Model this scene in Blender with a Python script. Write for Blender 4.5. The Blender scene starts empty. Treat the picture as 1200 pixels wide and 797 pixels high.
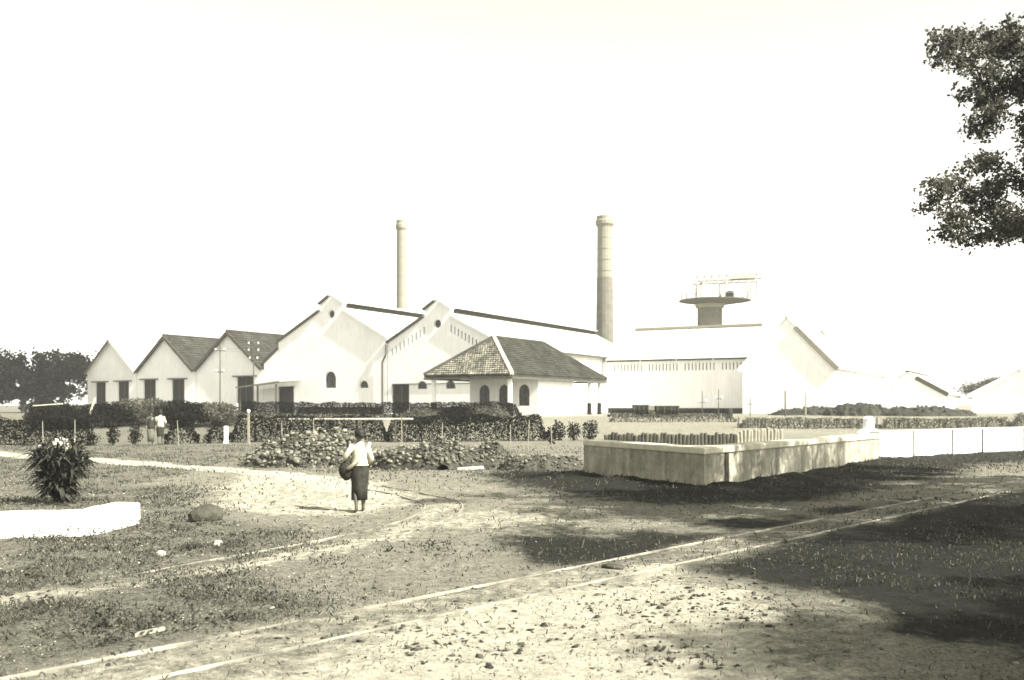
import bpy, bmesh, math, random
import numpy as np
from mathutils import Vector, Matrix
from mathutils.geometry import delaunay_2d_cdt

random.seed(7)
RNG = np.random.default_rng(7)
scene = bpy.context.scene
COL = scene.collection
R = math.radians

# ------------------------------------------------------------------ camera
# the camera stands at the origin looking along +Y; photograph pixels: horizon row 434, axis column 604, focal 620 px
CAM_H = 1.8
F, CX, HY = 620.0, 604.0, 434.0
cam_data = bpy.data.cameras.new('camera')
cam = bpy.data.objects.new('camera', cam_data)
COL.objects.link(cam)
cam.location = (0, 0, CAM_H)
cam.rotation_euler = (R(90), 0, 0)
cam_data.sensor_width = 36.0
VIEW_W, VIEW_CX, VIEW_CY = 642.0, 604.0, 393.0      # width and centre of the picture area, in photograph pixels
cam_data.lens = F / VIEW_W * 36.0
cam_data.shift_x = (VIEW_CX - CX) / VIEW_W
cam_data.shift_y = (HY - VIEW_CY) / VIEW_W
cam_data.dof.use_dof = True            # a wide old lens focused on the standing person
cam_data.dof.focus_distance = 13.0
cam_data.dof.aperture_fstop = 2.0
cam_data.clip_end = 6000
cam_data.clip_start = 0.05
scene.camera = cam

# ------------------------------------------------------------------ sky, sun, exposure
SUN_DIR = Vector((0.83, -0.56, math.tan(R(43)))).normalized()
world = bpy.data.worlds.new('World')
scene.world = world
world.use_nodes = True
wn, wl = world.node_tree.nodes, world.node_tree.links
wn.clear()
sky = wn.new('ShaderNodeTexSky')
sky.sky_type = 'NISHITA'
sky.sun_disc = False
sky.sun_elevation = R(43)
sky.sun_rotation = math.atan2(SUN_DIR.x, SUN_DIR.y)
sky.air_density = 1.0
sky.dust_density = 1.2
sky.ozone_density = 1.0
bw = wn.new('ShaderNodeRGBToBW')
tint = wn.new('ShaderNodeMix'); tint.data_type = 'RGBA'; tint.blend_type = 'MULTIPLY'
tint.inputs[0].default_value = 1.0
tint.inputs[7].default_value = (1.0, 0.978, 0.88, 1)
bg = wn.new('ShaderNodeBackground'); bg.inputs[1].default_value = 0.12
wo = wn.new('ShaderNodeOutputWorld')
wl.new(sky.outputs[0], bw.inputs[0]); wl.new(bw.outputs[0], tint.inputs[6])
wl.new(tint.outputs[2], bg.inputs[0]); wl.new(bg.outputs[0], wo.inputs[0])

sun_data = bpy.data.lights.new('sun', 'SUN')
sun_data.energy = 4.3
sun_data.angle = R(0.55)
sun_data.color = (1.0, 0.97, 0.9)
sun = bpy.data.objects.new('sun', sun_data)
COL.objects.link(sun)
sun.rotation_euler = SUN_DIR.to_track_quat('Z', 'Y').to_euler()
sun.location = (30, -15, 40)

scene.view_settings.view_transform = 'Standard'
scene.view_settings.look = 'None'
scene.view_settings.exposure = 1.95
scene.view_settings.gamma = 1.0
scene.view_settings.use_curve_mapping = False

# ------------------------------------------------------------------ numeric helpers
def vnoise(x, y, seed=0):
    x = np.asarray(x, float); y = np.asarray(y, float)
    xi = np.floor(x).astype(np.int64); yi = np.floor(y).astype(np.int64)
    xf = x - xi; yf = y - yi
    def h(a, b):
        n = (a * 374761393 + b * 668265263 + seed * 1442695041) & 0x7fffffff
        n = ((n ^ (n >> 13)) * 1274126177) & 0x7fffffff
        return ((n ^ (n >> 16)) & 0xffff) / 65535.0
    u = xf * xf * (3 - 2 * xf); v = yf * yf * (3 - 2 * yf)
    return (h(xi, yi) * (1 - u) + h(xi + 1, yi) * u) * (1 - v) + (h(xi, yi + 1) * (1 - u) + h(xi + 1, yi + 1) * u) * v

def fbm(x, y, octv=4, seed=0):
    s = 0.0; a = 0.5; t = 0.0
    for k in range(octv):
        s = s + a * vnoise(np.asarray(x) * 2 ** k, np.asarray(y) * 2 ** k, seed + k * 17)
        t += a; a *= 0.5
    return s / t

def sstep(a, b, x):
    t = np.clip((x - a) / (b - a), 0, 1)
    return t * t * (3 - 2 * t)

def seg_dist(x, y, pts):
    d = np.full(np.shape(x), 1e9)
    for (ax, ay), (bx, by) in zip(pts[:-1], pts[1:]):
        dx, dy = bx - ax, by - ay
        t = np.clip(((x - ax) * dx + (y - ay) * dy) / (dx * dx + dy * dy), 0, 1)
        d = np.minimum(d, np.hypot(x - ax - t * dx, y - ay - t * dy))
    return d

def poly_sd(x, y, pts):
    """signed distance, positive inside"""
    d = seg_dist(x, y, list(pts) + [pts[0]])
    ins = np.zeros(np.shape(x), bool)
    n = len(pts)
    for i in range(n):
        ax, ay = pts[i]; bx, by = pts[(i + 1) % n]
        c = ((ay > y) != (by > y)) & (x < (bx - ax) * (y - ay) / (by - ay + 1e-12) + ax)
        ins ^= c
    return np.where(ins, d, -d)

def G(px, py, z=0.0):
    """photograph pixel -> point on the plane of height z"""
    Y = F * (CAM_H - z) / (py - HY)
    return ((px - CX) / F * Y, Y)

# the basin wall and the whitewashed wall (plan)
WALL_A = G(649, 477.5); WALL_B = G(724.5, 487.5); WALL_C = (11.5, 31.0)
WALL_D = (WALL_A[0] + WALL_C[0] - WALL_B[0], WALL_A[1] + WALL_C[1] - WALL_B[1])
WHITE = [(11.75, 31.6), (17.0, 36.3), (24.0, 41.0), (33.0, 45.0)]

MAIN_A = G(310, 601.5); MAIN_B = G(900, 485.5)
MD = np.array(MAIN_B) - np.array(MAIN_A); MD = MD / np.linalg.norm(MD)
MN = np.array([MD[1], -MD[0]])

def terrain(x, y):
    x = np.asarray(x, float); y = np.asarray(y, float)
    edge = y + 5.0 * (fbm(x * 0.04, y * 0.04, 2, 3) - 0.5)
    z = 0.9 * sstep(48, 68, edge)
    # earth bank in front of the basin walls
    d1 = seg_dist(x, y, [WALL_A, WALL_B]); d2 = seg_dist(x, y, [WALL_B, WALL_C] + WHITE)
    n = fbm(x * 0.9, y * 0.9, 3, 11)
    near = np.minimum(d1, d2)
    z = z + (0.02 + 0.17 * n) * np.exp(-(near / 0.9) ** 2) * (near > -1)
    # gentle relief, less of it on the beaten track bed
    dm = seg_dist(x, y, [tuple(np.array(MAIN_A) - 12 * MD + 0.36 * MN), tuple(np.array(MAIN_A) + 45 * MD + 0.36 * MN)])
    flat = sstep(0.5, 1.6, dm)
    z = z + flat * (0.10 * (fbm(x * 0.35, y * 0.35, 3, 5) - 0.5) + 0.045 * (fbm(x * 2.2, y * 2.2, 3, 8) - 0.5)
                    + 0.06 * (fbm(x * 4.5, y * 4.5, 2, 21) - 0.5) * sstep(60, 30, y))
    z = z + (1 - flat) * 0.03 * (fbm(x * 3, y * 3, 2, 9) - 0.5)
    return z

def tz(x, y):
    return float(terrain(np.array([x]), np.array([y]))[0])

# ------------------------------------------------------------------ materials
def tone(v, warm=1.0):
    g = 0.985 if v < 0.07 else 0.963
    return (v, v * (1 - (1 - g) * warm), v * (1 - 0.25 * warm), 1)

def mat(name, v, rough=0.9, var=0.25, scale=4.0, bump=0.0, bscale=30.0, island=0.0, streak=0.0, spec=0.2, trans=0.0, metal=0.0, warm=1.0):
    m = bpy.data.materials.new(name); m.use_nodes = True
    nt = m.node_tree; n, l = nt.nodes, nt.links
    b = n['Principled BSDF']
    b.inputs['Roughness'].default_value = rough
    b.inputs['Specular IOR Level'].default_value = spec
    b.inputs['Metallic'].default_value = metal
    tc = n.new('ShaderNodeTexCoord')
    nz = n.new('ShaderNodeTexNoise'); nz.inputs['Scale'].default_value = scale; nz.inputs['Detail'].default_value = 6
    nz.inputs['Roughness'].default_value = 0.65
    l.new(tc.outputs['Object'], nz.inputs['Vector'])
    ramp = n.new('ShaderNodeValToRGB')
    ramp.color_ramp.elements[0].position = 0.3; ramp.color_ramp.elements[1].position = 0.7
    ramp.color_ramp.elements[0].color = tone(v * (1 - var), warm); ramp.color_ramp.elements[1].color = tone(min(v * (1 + var), 0.9), warm)
    l.new(nz.outputs['Fac'], ramp.inputs['Fac'])
    out = ramp.outputs['Color']
    if streak > 0:
        mp = n.new('ShaderNodeMapping'); mp.inputs['Scale'].default_value = (2.2, 2.2, 0.25)
        l.new(tc.outputs['Object'], mp.inputs['Vector'])
        ns = n.new('ShaderNodeTexNoise'); ns.inputs['Scale'].default_value = 2.5; ns.inputs['Detail'].default_value = 8
        l.new(mp.outputs[0], ns.inputs['Vector'])
        mr = n.new('ShaderNodeMapRange'); mr.inputs[1].default_value = 0.42; mr.inputs[2].default_value = 0.68
        mr.inputs[3].default_value = 1.0; mr.inputs[4].default_value = 1.0 - streak
        l.new(ns.outputs['Fac'], mr.inputs[0])
        mx = n.new('ShaderNodeMix'); mx.data_type = 'RGBA'; mx.blend_type = 'MULTIPLY'; mx.inputs[0].default_value = 1
        l.new(out, mx.inputs[6]); l.new(mr.outputs[0], mx.inputs[7]); out = mx.outputs[2]
    if island > 0:
        ge = n.new('ShaderNodeNewGeometry')
        mr = n.new('ShaderNodeMapRange'); mr.inputs[3].default_value = 1 - island; mr.inputs[4].default_value = 1 + island
        l.new(ge.outputs['Random Per Island'], mr.inputs[0])
        mx = n.new('ShaderNodeMix'); mx.data_type = 'RGBA'; mx.blend_type = 'MULTIPLY'; mx.inputs[0].default_value = 1
        l.new(out, mx.inputs[6]); l.new(mr.outputs[0], mx.inputs[7]); out = mx.outputs[2]
    l.new(out, b.inputs['Base Color'])
    if bump > 0:
        nb = n.new('ShaderNodeTexNoise'); nb.inputs['Scale'].default_value = bscale; nb.inputs['Detail'].default_value = 5
        l.new(tc.outputs['Object'], nb.inputs['Vector'])
        bp = n.new('ShaderNodeBump'); bp.inputs['Strength'].default_value = bump; bp.inputs['Distance'].default_value = 0.05
        l.new(nb.outputs['Fac'], bp.inputs['Height']); l.new(bp.outputs[0], b.inputs['Normal'])
    if trans > 0:
        tr = n.new('ShaderNodeBsdfTranslucent'); l.new(out, tr.inputs['Color'])
        ms = n.new('ShaderNodeMixShader'); ms.inputs[0].default_value = trans
        l.new(b.outputs[0], ms.inputs[1]); l.new(tr.outputs[0], ms.inputs[2])
        l.new(ms.outputs[0], n['Material Output'].inputs['Surface'])
    return m

M = {
    'white': mat('whitewash', 0.84, 0.9, 0.08, 0.35, 0.15, 6, streak=0.09, warm=0.15),
    'plinth': mat('tarred_plinth', 0.03, 0.9, 0.4, 2.0, 0.3),
    'zinc': mat('pale_zinc_sheet', 0.6, 0.7, 0.12, 0.5, 0.1, 3, streak=0.12, warm=0.5),
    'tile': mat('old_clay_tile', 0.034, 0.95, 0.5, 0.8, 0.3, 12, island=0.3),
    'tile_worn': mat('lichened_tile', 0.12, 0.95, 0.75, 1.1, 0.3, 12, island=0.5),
    'ridge': mat('mortar_ridge', 0.6, 0.9, 0.15, 3),
    'dark_wood': mat('dark_door_wood', 0.02, 0.8, 0.4, 3, 0.2),
    'glass': mat('dark_pane', 0.015, 0.25, 0.3, 3, spec=0.5),
    'timber': mat('weathered_timber', 0.07, 0.9, 0.35, 4, 0.3),
    'pale_timber': mat('pale_timber', 0.22, 0.9, 0.3, 5, 0.3, island=0.25),
    'brick': mat('chimney_brick', 0.12, 0.95, 0.25, 1.5, 0.4, 8),
    'haze_pale_brick': mat('haze_pale_chimney_brick', 0.19, 0.95, 0.12, 0.9, 0.3, 8),  # brick with the wash of bright sky and haze put into its colour
    'iron': mat('dark_iron', 0.05, 0.6, 0.4, 5, 0.1),
    'rail': mat('worn_rail_steel', 0.17, 0.7, 0.75, 1.6, 0.1),
    'cement': mat('stained_cement', 0.27, 0.95, 0.4, 2.6, 0.6, 12, streak=0.3),
    'kerb': mat('chipped_whitewash', 0.6, 0.95, 0.2, 5.0, 0.5, 18, streak=0.2, warm=0.6),
    'litter': mat('dry_litter', 0.22, 0.9, 0.3, 3, island=0.6),
    'coping': mat('pale_coping', 0.46, 0.95, 0.18, 2.0, 0.4, 10, streak=0.15),
    'water': mat('still_water', 0.05, 0.08, 0.2, 1, spec=0.5),
    'stone': mat('rubble_stone', 0.11, 0.95, 0.5, 6, 0.6, 14, island=0.75),
    'boulder': mat('boulder', 0.05, 0.95, 0.4, 5, 0.6, 10),
    'soil': mat('heap_soil', 0.045, 1.0, 0.8, 7, 1.0, 9),
    'coal': mat('cinder_heap', 0.03, 1.0, 0.5, 2, 0.6, 6),
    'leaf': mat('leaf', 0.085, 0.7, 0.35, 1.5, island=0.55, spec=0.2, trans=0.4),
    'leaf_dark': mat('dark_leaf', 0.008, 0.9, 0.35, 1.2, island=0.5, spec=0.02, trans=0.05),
    'leaf_glossy': mat('glossy_leaf', 0.025, 0.45, 0.3, 3, island=0.5, spec=0.5, trans=0.1),
    'grass': mat('grass_blade', 0.06, 0.8, 0.35, 1.2, island=0.6, trans=0.25),
    'weed': mat('weed_leaf', 0.055, 0.75, 0.4, 1.2, island=0.6, trans=0.2),
    'bark': mat('bark', 0.05, 0.95, 0.4, 6, 0.6, 20),
    'flower': mat('white_petal', 0.75, 0.8, 0.1, 5, trans=0.3),
    'skin': mat('brown_skin', 0.09, 0.6, 0.1, 6, spec=0.3),
    'hair': mat('black_hair', 0.015, 0.6, 0.2, 30),
    'cloth_white': mat('white_cotton', 0.36, 0.95, 0.08, 8, 0.2, 20),
    'cloth_dark': mat('dark_sarong_cloth', 0.025, 0.95, 0.5, 14, 0.2, 30),
    'cloth_mid': mat('grey_cotton', 0.1, 0.95, 0.3, 10, 0.2, 30),
    'hill': mat('far_woods', 0.10, 1.0, 0.4, 0.05),
}

# ------------------------------------------------------------------ object helpers
ORG = {}

def tag(o, label=None, cat=None, group=None, kind=None):
    if label: o['label'] = label
    if cat: o['category'] = cat
    if group: o['group'] = group
    if kind: o['kind'] = kind
    return o

def thing(name, loc, label, cat, group=None):
    e = bpy.data.objects.new(name, None); COL.objects.link(e)
    e.location = loc; e.empty_display_size = 0.3
    ORG[e] = Vector(loc)
    return tag(e, label, cat, group)

def origin_of(o):
    return ORG[o]

class MB:
    def __init__(s):
        s.v = []; s.f = []
    def add(s, vs, fs):
        k = len(s.v)
        s.v.extend([tuple(p) for p in vs]); s.f.extend([tuple(i + k for i in f) for f in fs])
        return s
    def box(s, c, size, ax=None):
        """axis aligned box, or one along the three given axes"""
        ex, ey, ez = [Vector(a) for a in (ax or ((1, 0, 0), (0, 1, 0), (0, 0, 1)))]
        c = Vector(c); hx, hy, hz = [q / 2 for q in size]
        vs = [c + ex * (sx * hx) + ey * (sy * hy) + ez * (sz * hz) for sz in (-1, 1) for sy in (-1, 1) for sx in (-1, 1)]
        return s.add(vs, [(0, 2, 3, 1), (4, 5, 7, 6), (0, 1, 5, 4), (2, 6, 7, 3), (0, 4, 6, 2), (1, 3, 7, 5)])
    def beam(s, a, b, w, h, up=(0, 0, 1)):
        a = Vector(a); b = Vector(b); d = (b - a); L = d.length; d.normalize()
        side = d.cross(Vector(up))
        if side.length < 1e-4: side = d.cross(Vector((1, 0, 0)))
        side.normalize(); u2 = side.cross(d)
        return s.box((a + b) / 2, (L, w, h), (d, side, u2))
    def tube(s, pts, rad, n=8, cap=True):
        pts = [Vector(p) for p in pts]
        if not hasattr(rad, '__len__'): rad = [rad] * len(pts)
        base = []; prev = None
        for i, p in enumerate(pts):
            d = (pts[min(i + 1, len(pts) - 1)] - pts[max(i - 1, 0)]).normalized()
            if prev is None:
                x = d.orthogonal().normalized()
            else:
                x = (prev - d * prev.dot(d)).normalized()
            prev = x; y = d.cross(x)
            base.append([p + (x * math.cos(2 * math.pi * k / n) + y * math.sin(2 * math.pi * k / n)) * rad[i] for k in range(n)])
        vs = [q for ring in base for q in ring]; fs = []
        for i in range(len(pts) - 1):
            for k in range(n):
                fs.append((i * n + k, i * n + (k + 1) % n, (i + 1) * n + (k + 1) % n, (i + 1) * n + k))
        if cap:
            fs.append(tuple(range(n))[::-1]); fs.append(tuple((len(pts) - 1) * n + k for k in range(n)))
        return s.add(vs, fs)
    def lathe(s, c, prof, n=20, sx=1.0, sy=1.0, cap=True):
        c = Vector(c)
        vs = [c + Vector((r * sx * math.cos(2 * math.pi * k / n), r * sy * math.sin(2 * math.pi * k / n), z)) for r, z in prof for k in range(n)]
        fs = []
        for i in range(len(prof) - 1):
            for k in range(n):
                fs.append((i * n + k, i * n + (k + 1) % n, (i + 1) * n + (k + 1) % n, (i + 1) * n + k))
        if cap:
            fs.append(tuple(range(n))[::-1]); fs.append(tuple((len(prof) - 1) * n + k for k in range(n)))
        return s.add(vs, fs)
    def build(s, name, m, parent=None, loc=None, smooth=False, bevel=0.0):
        o_loc = Vector(loc) if loc is not None else (Vector(origin_of(parent)) if parent else Vector((0, 0, 0)))
        me = bpy.data.meshes.new(name)
        me.from_pydata([(p[0] - o_loc.x, p[1] - o_loc.y, p[2] - o_loc.z) for p in s.v], [], s.f)
        me.materials.append(M[m] if isinstance(m, str) else m)
        if smooth: me.polygons.foreach_set('use_smooth', [True] * len(me.polygons))
        o = bpy.data.objects.new(name, me); COL.objects.link(o)
        if parent:
            o.parent = parent
        else:
            o.location = o_loc
        ORG[o] = o_loc
        if bevel > 0:
            bv = o.modifiers.new('bevel', 'BEVEL'); bv.width = bevel; bv.segments = 2; bv.limit_method = 'ANGLE'
        return o

def np_mesh(name, verts, faces4, m, parent=None, loc=None, tri=False):
    """big meshes from numpy arrays"""
    o_loc = np.array(loc if loc is not None else (origin_of(parent) if parent else (0, 0, 0)), float)
    v = (np.asarray(verts, float) - o_loc).astype(np.float32); f = np.asarray(faces4, np.int32)
    me = bpy.data.meshes.new(name)
    me.vertices.add(len(v)); me.vertices.foreach_set('co', v.ravel())
    k = f.shape[1]
    me.loops.add(f.size); me.loops.foreach_set('vertex_index', f.ravel())
    me.polygons.add(len(f)); me.polygons.foreach_set('loop_start', np.arange(0, f.size, k, dtype=np.int32))
    me.update(calc_edges=True); me.validate()
    me.materials.append(M[m] if isinstance(m, str) else m)
    o = bpy.data.objects.new(name, me); COL.objects.link(o)
    if parent: o.parent = parent
    else: o.location = Vector(o_loc)
    ORG[o] = Vector(o_loc)
    return o

def leaf_cloud(points, size, droop=0.3, aspect=0.5, flat=0.0, rng=RNG):
    """one rhombic, slightly folded leaf per point -> verts, faces"""
    P = np.asarray(points, float); n = len(P)
    d = rng.normal(size=(n, 3)); d[:, 2] = d[:, 2] * (1 - flat) - droop; d /= np.linalg.norm(d, axis=1)[:, None]
    u = rng.normal(size=(n, 3)); u -= d * np.sum(u * d, 1)[:, None]; u /= np.linalg.norm(u, axis=1)[:, None]
    nn = np.cross(d, u)
    L = size * rng.uniform(0.6, 1.35, (n, 1)); Wd = L * aspect * rng.uniform(0.8, 1.2, (n, 1))
    a = P - d * L * 0.5; b = P + u * Wd * 0.5 + nn * Wd * 0.15; c = P + d * L * 0.5; e = P - u * Wd * 0.5 + nn * Wd * 0.15
    V = np.stack([a, b, c, e], 1).reshape(-1, 3)
    Fc = np.arange(n * 4).reshape(n, 4)
    return V, Fc

# ------------------------------------------------------------------ the ground
def graded(lo, hi, fine, flo, fhi, grow=1.13):
    xs = list(np.arange(flo, fhi + 1e-6, fine))
    s = fine
    while xs[-1] < hi:
        s *= grow; xs.append(xs[-1] + s)
    s = fine; left = []
    x = flo
    while x > lo:
        s *= grow; x -= s; left.append(x)
    return np.array(left[::-1] + xs)

XS = graded(-2500, 2500, 0.10, -11.0, 12.0, 1.07)
YS = graded(-60, 4000, 0.10, 2.4, 27.0, 1.06)
GX, GY = np.meshgrid(XS, YS)
GZ = terrain(GX, GY)
nx, ny = len(XS), len(YS)
gv = np.stack([GX.ravel(), GY.ravel(), GZ.ravel()], 1)
ii = (np.arange(ny - 1)[:, None] * nx + np.arange(nx - 1)[None, :]).ravel()
gf = np.stack([ii, ii + 1, ii + 1 + nx, ii + nx], 1)

TRACK_MID = [tuple(np.array(MAIN_A) - 14 * MD + 0.36 * MN), tuple(np.array(MAIN_A) + 60 * MD + 0.36 * MN)]
PATH_LINE = [G(240, 462), G(345, 469), G(420, 473.5), G(480, 480), G(520, 490)]
PATH_POLY = [G(405, 497), G(455, 503), G(520, 503), G(545, 493), G(525, 483), G(480, 477), G(430, 478), G(412, 486)]
SAND_POLY = [G(60, 720), G(330, 612), G(450, 588), G(560, 565), G(650, 548), G(700, 535), G(760, 560), G(820, 600), G(760, 700), G(560, 790), G(300, 790)]
PAINTED_SHADE_POLY = [G(600, 520), G(690, 512), G(760, 503), G(910, 488), G(1150, 488), G(1300, 560), G(1300, 640), G(905, 612), G(840, 580), G(790, 552), G(700, 540), G(610, 532)]  # area where tree shade is painted into the ground colour
BRIGHT2 = [G(560, 500), G(650, 497), G(690, 505), G(600, 512), G(540, 512)]
GRASS_POLY = [G(-250, 640), G(-150, 520), G(120, 492), G(300, 484), G(400, 484), G(415, 500), G(470, 512), G(500, 522), G(470, 540), G(520, 560), G(440, 574), G(310, 602), G(150, 634)]
CURVE_MID = [G(*p) for p in ((250, 562), (340, 548), (460, 529), (520, 517), (553, 505), (562, 497), (548, 490.5), (520, 486))]

def masks(x, y):
    wob = 0.55 * (fbm(x * 0.7, y * 0.7, 4, 31) - 0.5) * 2
    g = 0.78 * sstep(-0.7, 0.9, poly_sd(x, y, GRASS_POLY) + wob * 1.2)
    g = np.maximum(g, 0.5 * sstep(22, 30, y + 4 * wob) * (1 - 0.6 * sstep(48, 60, y)))
    g = np.maximum(g, 0.8 * sstep(-7.5, -9.5, x + wob))
    g = np.maximum(g, 0.75 * sstep(6.5, 9.0, x - 0.35 * y + 2.2 + wob) * sstep(14, 10, y))
    p = sstep(0.9, 0.15, seg_dist(x, y, PATH_LINE) * 22 / np.maximum(y, 8) + wob * 0.5)
    p = np.maximum(p, 0.58 * sstep(-0.5, 0.5, poly_sd(x, y, PATH_POLY) + wob * 1.1))
    p = np.maximum(p, 0.95 * sstep(-0.9, 0.9, poly_sd(x, y, SAND_POLY) + wob * 1.6))
    p = np.maximum(p, 0.5 * sstep(-0.4, 0.6, poly_sd(x, y, BRIGHT2) + wob * 0.6))
    p = np.maximum(p, 0.42 * sstep(1.0, 0.25, seg_dist(x, y, TRACK_MID) + wob * 0.7))
    p = np.maximum(p, 0.5 * sstep(0.6, 0.1, seg_dist(x, y, CURVE_MID) + wob * 0.35))
    g = g * (1 - p)
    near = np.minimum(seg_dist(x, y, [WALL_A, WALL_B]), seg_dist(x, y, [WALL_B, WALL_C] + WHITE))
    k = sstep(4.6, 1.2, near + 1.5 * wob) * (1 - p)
    k = np.maximum(k, 0.95 * sstep(-0.8, 1.0, poly_sd(x, y, PAINTED_SHADE_POLY) + wob * 1.8) * (1 - p))  # painted tree shade joins the dark bank soil
    return g, p, k

def ground_material():
    m = bpy.data.materials.new('ground_earth'); m.use_nodes = True
    n, l = m.node_tree.nodes, m.node_tree.links
    b = n['Principled BSDF']; b.inputs['Roughness'].default_value = 1.0; b.inputs['Specular IOR Level'].default_value = 0.1
    at = n.new('ShaderNodeVertexColor'); at.layer_name = 'cover'
    sp = n.new('ShaderNodeSeparateColor'); l.new(at.outputs[0], sp.inputs[0])
    tc = n.new('ShaderNodeTexCoord')
    def noise(s, det=8, rough=0.7):
        q = n.new('ShaderNodeTexNoise'); q.inputs['Scale'].default_value = s; q.inputs['Detail'].default_value = det; q.inputs['Roughness'].default_value = rough
        l.new(tc.outputs['Object'], q.inputs['Vector']); return q.outputs['Fac']
    def ramp(src, a, b_, p0=0.3, p1=0.7):
        r = n.new('ShaderNodeValToRGB'); r.color_ramp.elements[0].position = p0; r.color_ramp.elements[1].position = p1
        r.color_ramp.elements[0].color = tone(a); r.color_ramp.elements[1].color = tone(b_)
        l.new(src, r.inputs[0]); return r.outputs[0]
    def math_(op, a, b_):
        q = n.new('ShaderNodeMath'); q.operation = op
        for i, s_ in enumerate((a, b_)):
            if isinstance(s_, (int, float)): q.inputs[i].default_value = s_
            else: l.new(s_, q.inputs[i])
        return q.outputs[0]
    def mapr(src, a, b_):
        q = n.new('ShaderNodeMapRange'); q.interpolation_type = 'SMOOTHSTEP'
        q.inputs[1].default_value = a; q.inputs[2].default_value = b_; l.new(src, q.inputs[0]); return q.outputs[0]
    def mix(fac, a, b_):
        q = n.new('ShaderNodeMix'); q.data_type = 'RGBA'; l.new(fac, q.inputs[0]); l.new(a, q.inputs[6]); l.new(b_, q.inputs[7]); return q.outputs[2]
    n_g, n_f, n_m, n_b, n_l = noise(95, 4), noise(24), noise(5.5), noise(0.9), noise(0.22, 4, 0.5)
    comb = math_('ADD', math_('ADD', math_('MULTIPLY', n_g, 0.32), math_('MULTIPLY', n_f, 0.36)), math_('ADD', math_('MULTIPLY', n_m, 0.27), math_('MULTIPLY', n_l, 0.05)))
    dirt = ramp(comb, 0.05, 0.32, 0.41, 0.60)
    grass = ramp(comb, 0.018, 0.24, 0.42, 0.60)
    sand = ramp(comb, 0.17, 0.50, 0.40, 0.57)
    dark = ramp(comb, 0.006, 0.032, 0.40, 0.64)  # colour of the bank soil and of the painted tree shade
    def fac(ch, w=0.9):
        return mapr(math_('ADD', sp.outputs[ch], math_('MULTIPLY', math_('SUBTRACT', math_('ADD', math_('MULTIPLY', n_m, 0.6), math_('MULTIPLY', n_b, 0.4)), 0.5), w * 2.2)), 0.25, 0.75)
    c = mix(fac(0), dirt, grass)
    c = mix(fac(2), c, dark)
    c = mix(fac(1, 0.75), c, sand)
    l.new(c, b.inputs['Base Color'])
    bp = n.new('ShaderNodeBump'); bp.inputs['Strength'].default_value = 1.0; bp.inputs['Distance'].default_value = 0.10
    l.new(comb, bp.inputs['Height']); l.new(bp.outputs[0], b.inputs['Normal'])
    return m

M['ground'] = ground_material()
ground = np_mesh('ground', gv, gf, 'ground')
ground.data.polygons.foreach_set('use_smooth', np.ones(len(gf), bool))
tag(ground, 'bare earth yard with beaten dirt and short grass', kind='structure')
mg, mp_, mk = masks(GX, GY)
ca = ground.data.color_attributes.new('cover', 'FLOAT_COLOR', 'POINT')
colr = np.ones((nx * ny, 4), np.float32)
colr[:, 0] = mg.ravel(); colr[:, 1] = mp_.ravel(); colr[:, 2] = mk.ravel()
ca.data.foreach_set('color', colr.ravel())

# ------------------------------------------------------------------ factory frame
FA = math.atan2(341.0, 620.0)
U = Vector((math.cos(FA), -math.sin(FA), 0)); W = Vector((math.sin(FA), math.cos(FA), 0)); UP = Vector((0, 0, 1))
FO = Vector((-1.7, 95.0, 0.9))
def FP(a, t, z):
    return FO + U * a + W * t + UP * z

def inside(c, lp):
    r = False
    for i in range(len(lp)):
        ax, ay = lp[i]; bx, by = lp[(i + 1) % len(lp)]
        if (ay > c.y) != (by > c.y) and c.x < (bx - ax) * (c.y - ay) / (by - ay) + ax: r = not r
    return r

def wall_panel(mb, outer, holes, conv, thick):
    """outer and holes are 2-D loops; conv(p, depth) -> 3-D; front, back and every reveal are real faces"""
    loops = [outer] + holes
    flat = [p for lp in loops for p in lp]
    edges = []; k = 0
    for lp in loops:
        edges += [(k + i, k + (i + 1) % len(lp)) for i in range(len(lp))]; k += len(lp)
    cv, ce, cf, ov, oe, of = delaunay_2d_cdt([Vector((p[0], p[1])) for p in flat], edges, [], 0, 1e-6)
    n = len(cv)
    vs = [conv(p, 0) for p in cv] + [conv(p, thick) for p in cv]; fs = []
    for f in cf:
        c = sum((cv[i] for i in f), Vector((0, 0))) / len(f)
        if inside(c, outer) and not any(inside(c, h) for h in holes):
            fs.append(tuple(f)); fs.append(tuple(i + n for i in f)[::-1])
    k = len(vs); m0 = len(flat)
    vs += [conv(p, 0) for p in flat] + [conv(p, thick) for p in flat]
    for lp in loops:
        m_ = len(lp)
        for i in range(m_):
            a, b = k + i, k + (i + 1) % m_
            fs.append((a, b, b + m0, a + m0))
        k += m_
    mb.add(vs, fs)

def rect(c, z0, w, h):
    return [(c - w / 2, z0), (c + w / 2, z0), (c + w / 2, z0 + h), (c - w / 2, z0 + h)]

def arch(c, z0, w, h, n=10):
    r = w / 2; st = h - r
    pts = [(c - r, z0), (c + r, z0)]
    if st > 0.01: pts.append((c + r, z0 + st))
    k0 = 0 if st > 0.01 else 1
    for k in range(1, n):
        a = math.pi * k / n
        pts.append((c + r * math.cos(a), z0 + max(st, 0) + r * math.sin(a)))
    if st > 0.01: pts.append((c - r, z0 + st))
    return pts

def disc(c, z, r, n=14):
    return [(c + r * math.cos(2 * math.pi * k / n), z + r * math.sin(2 * math.pi * k / n)) for k in range(n)]

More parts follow.
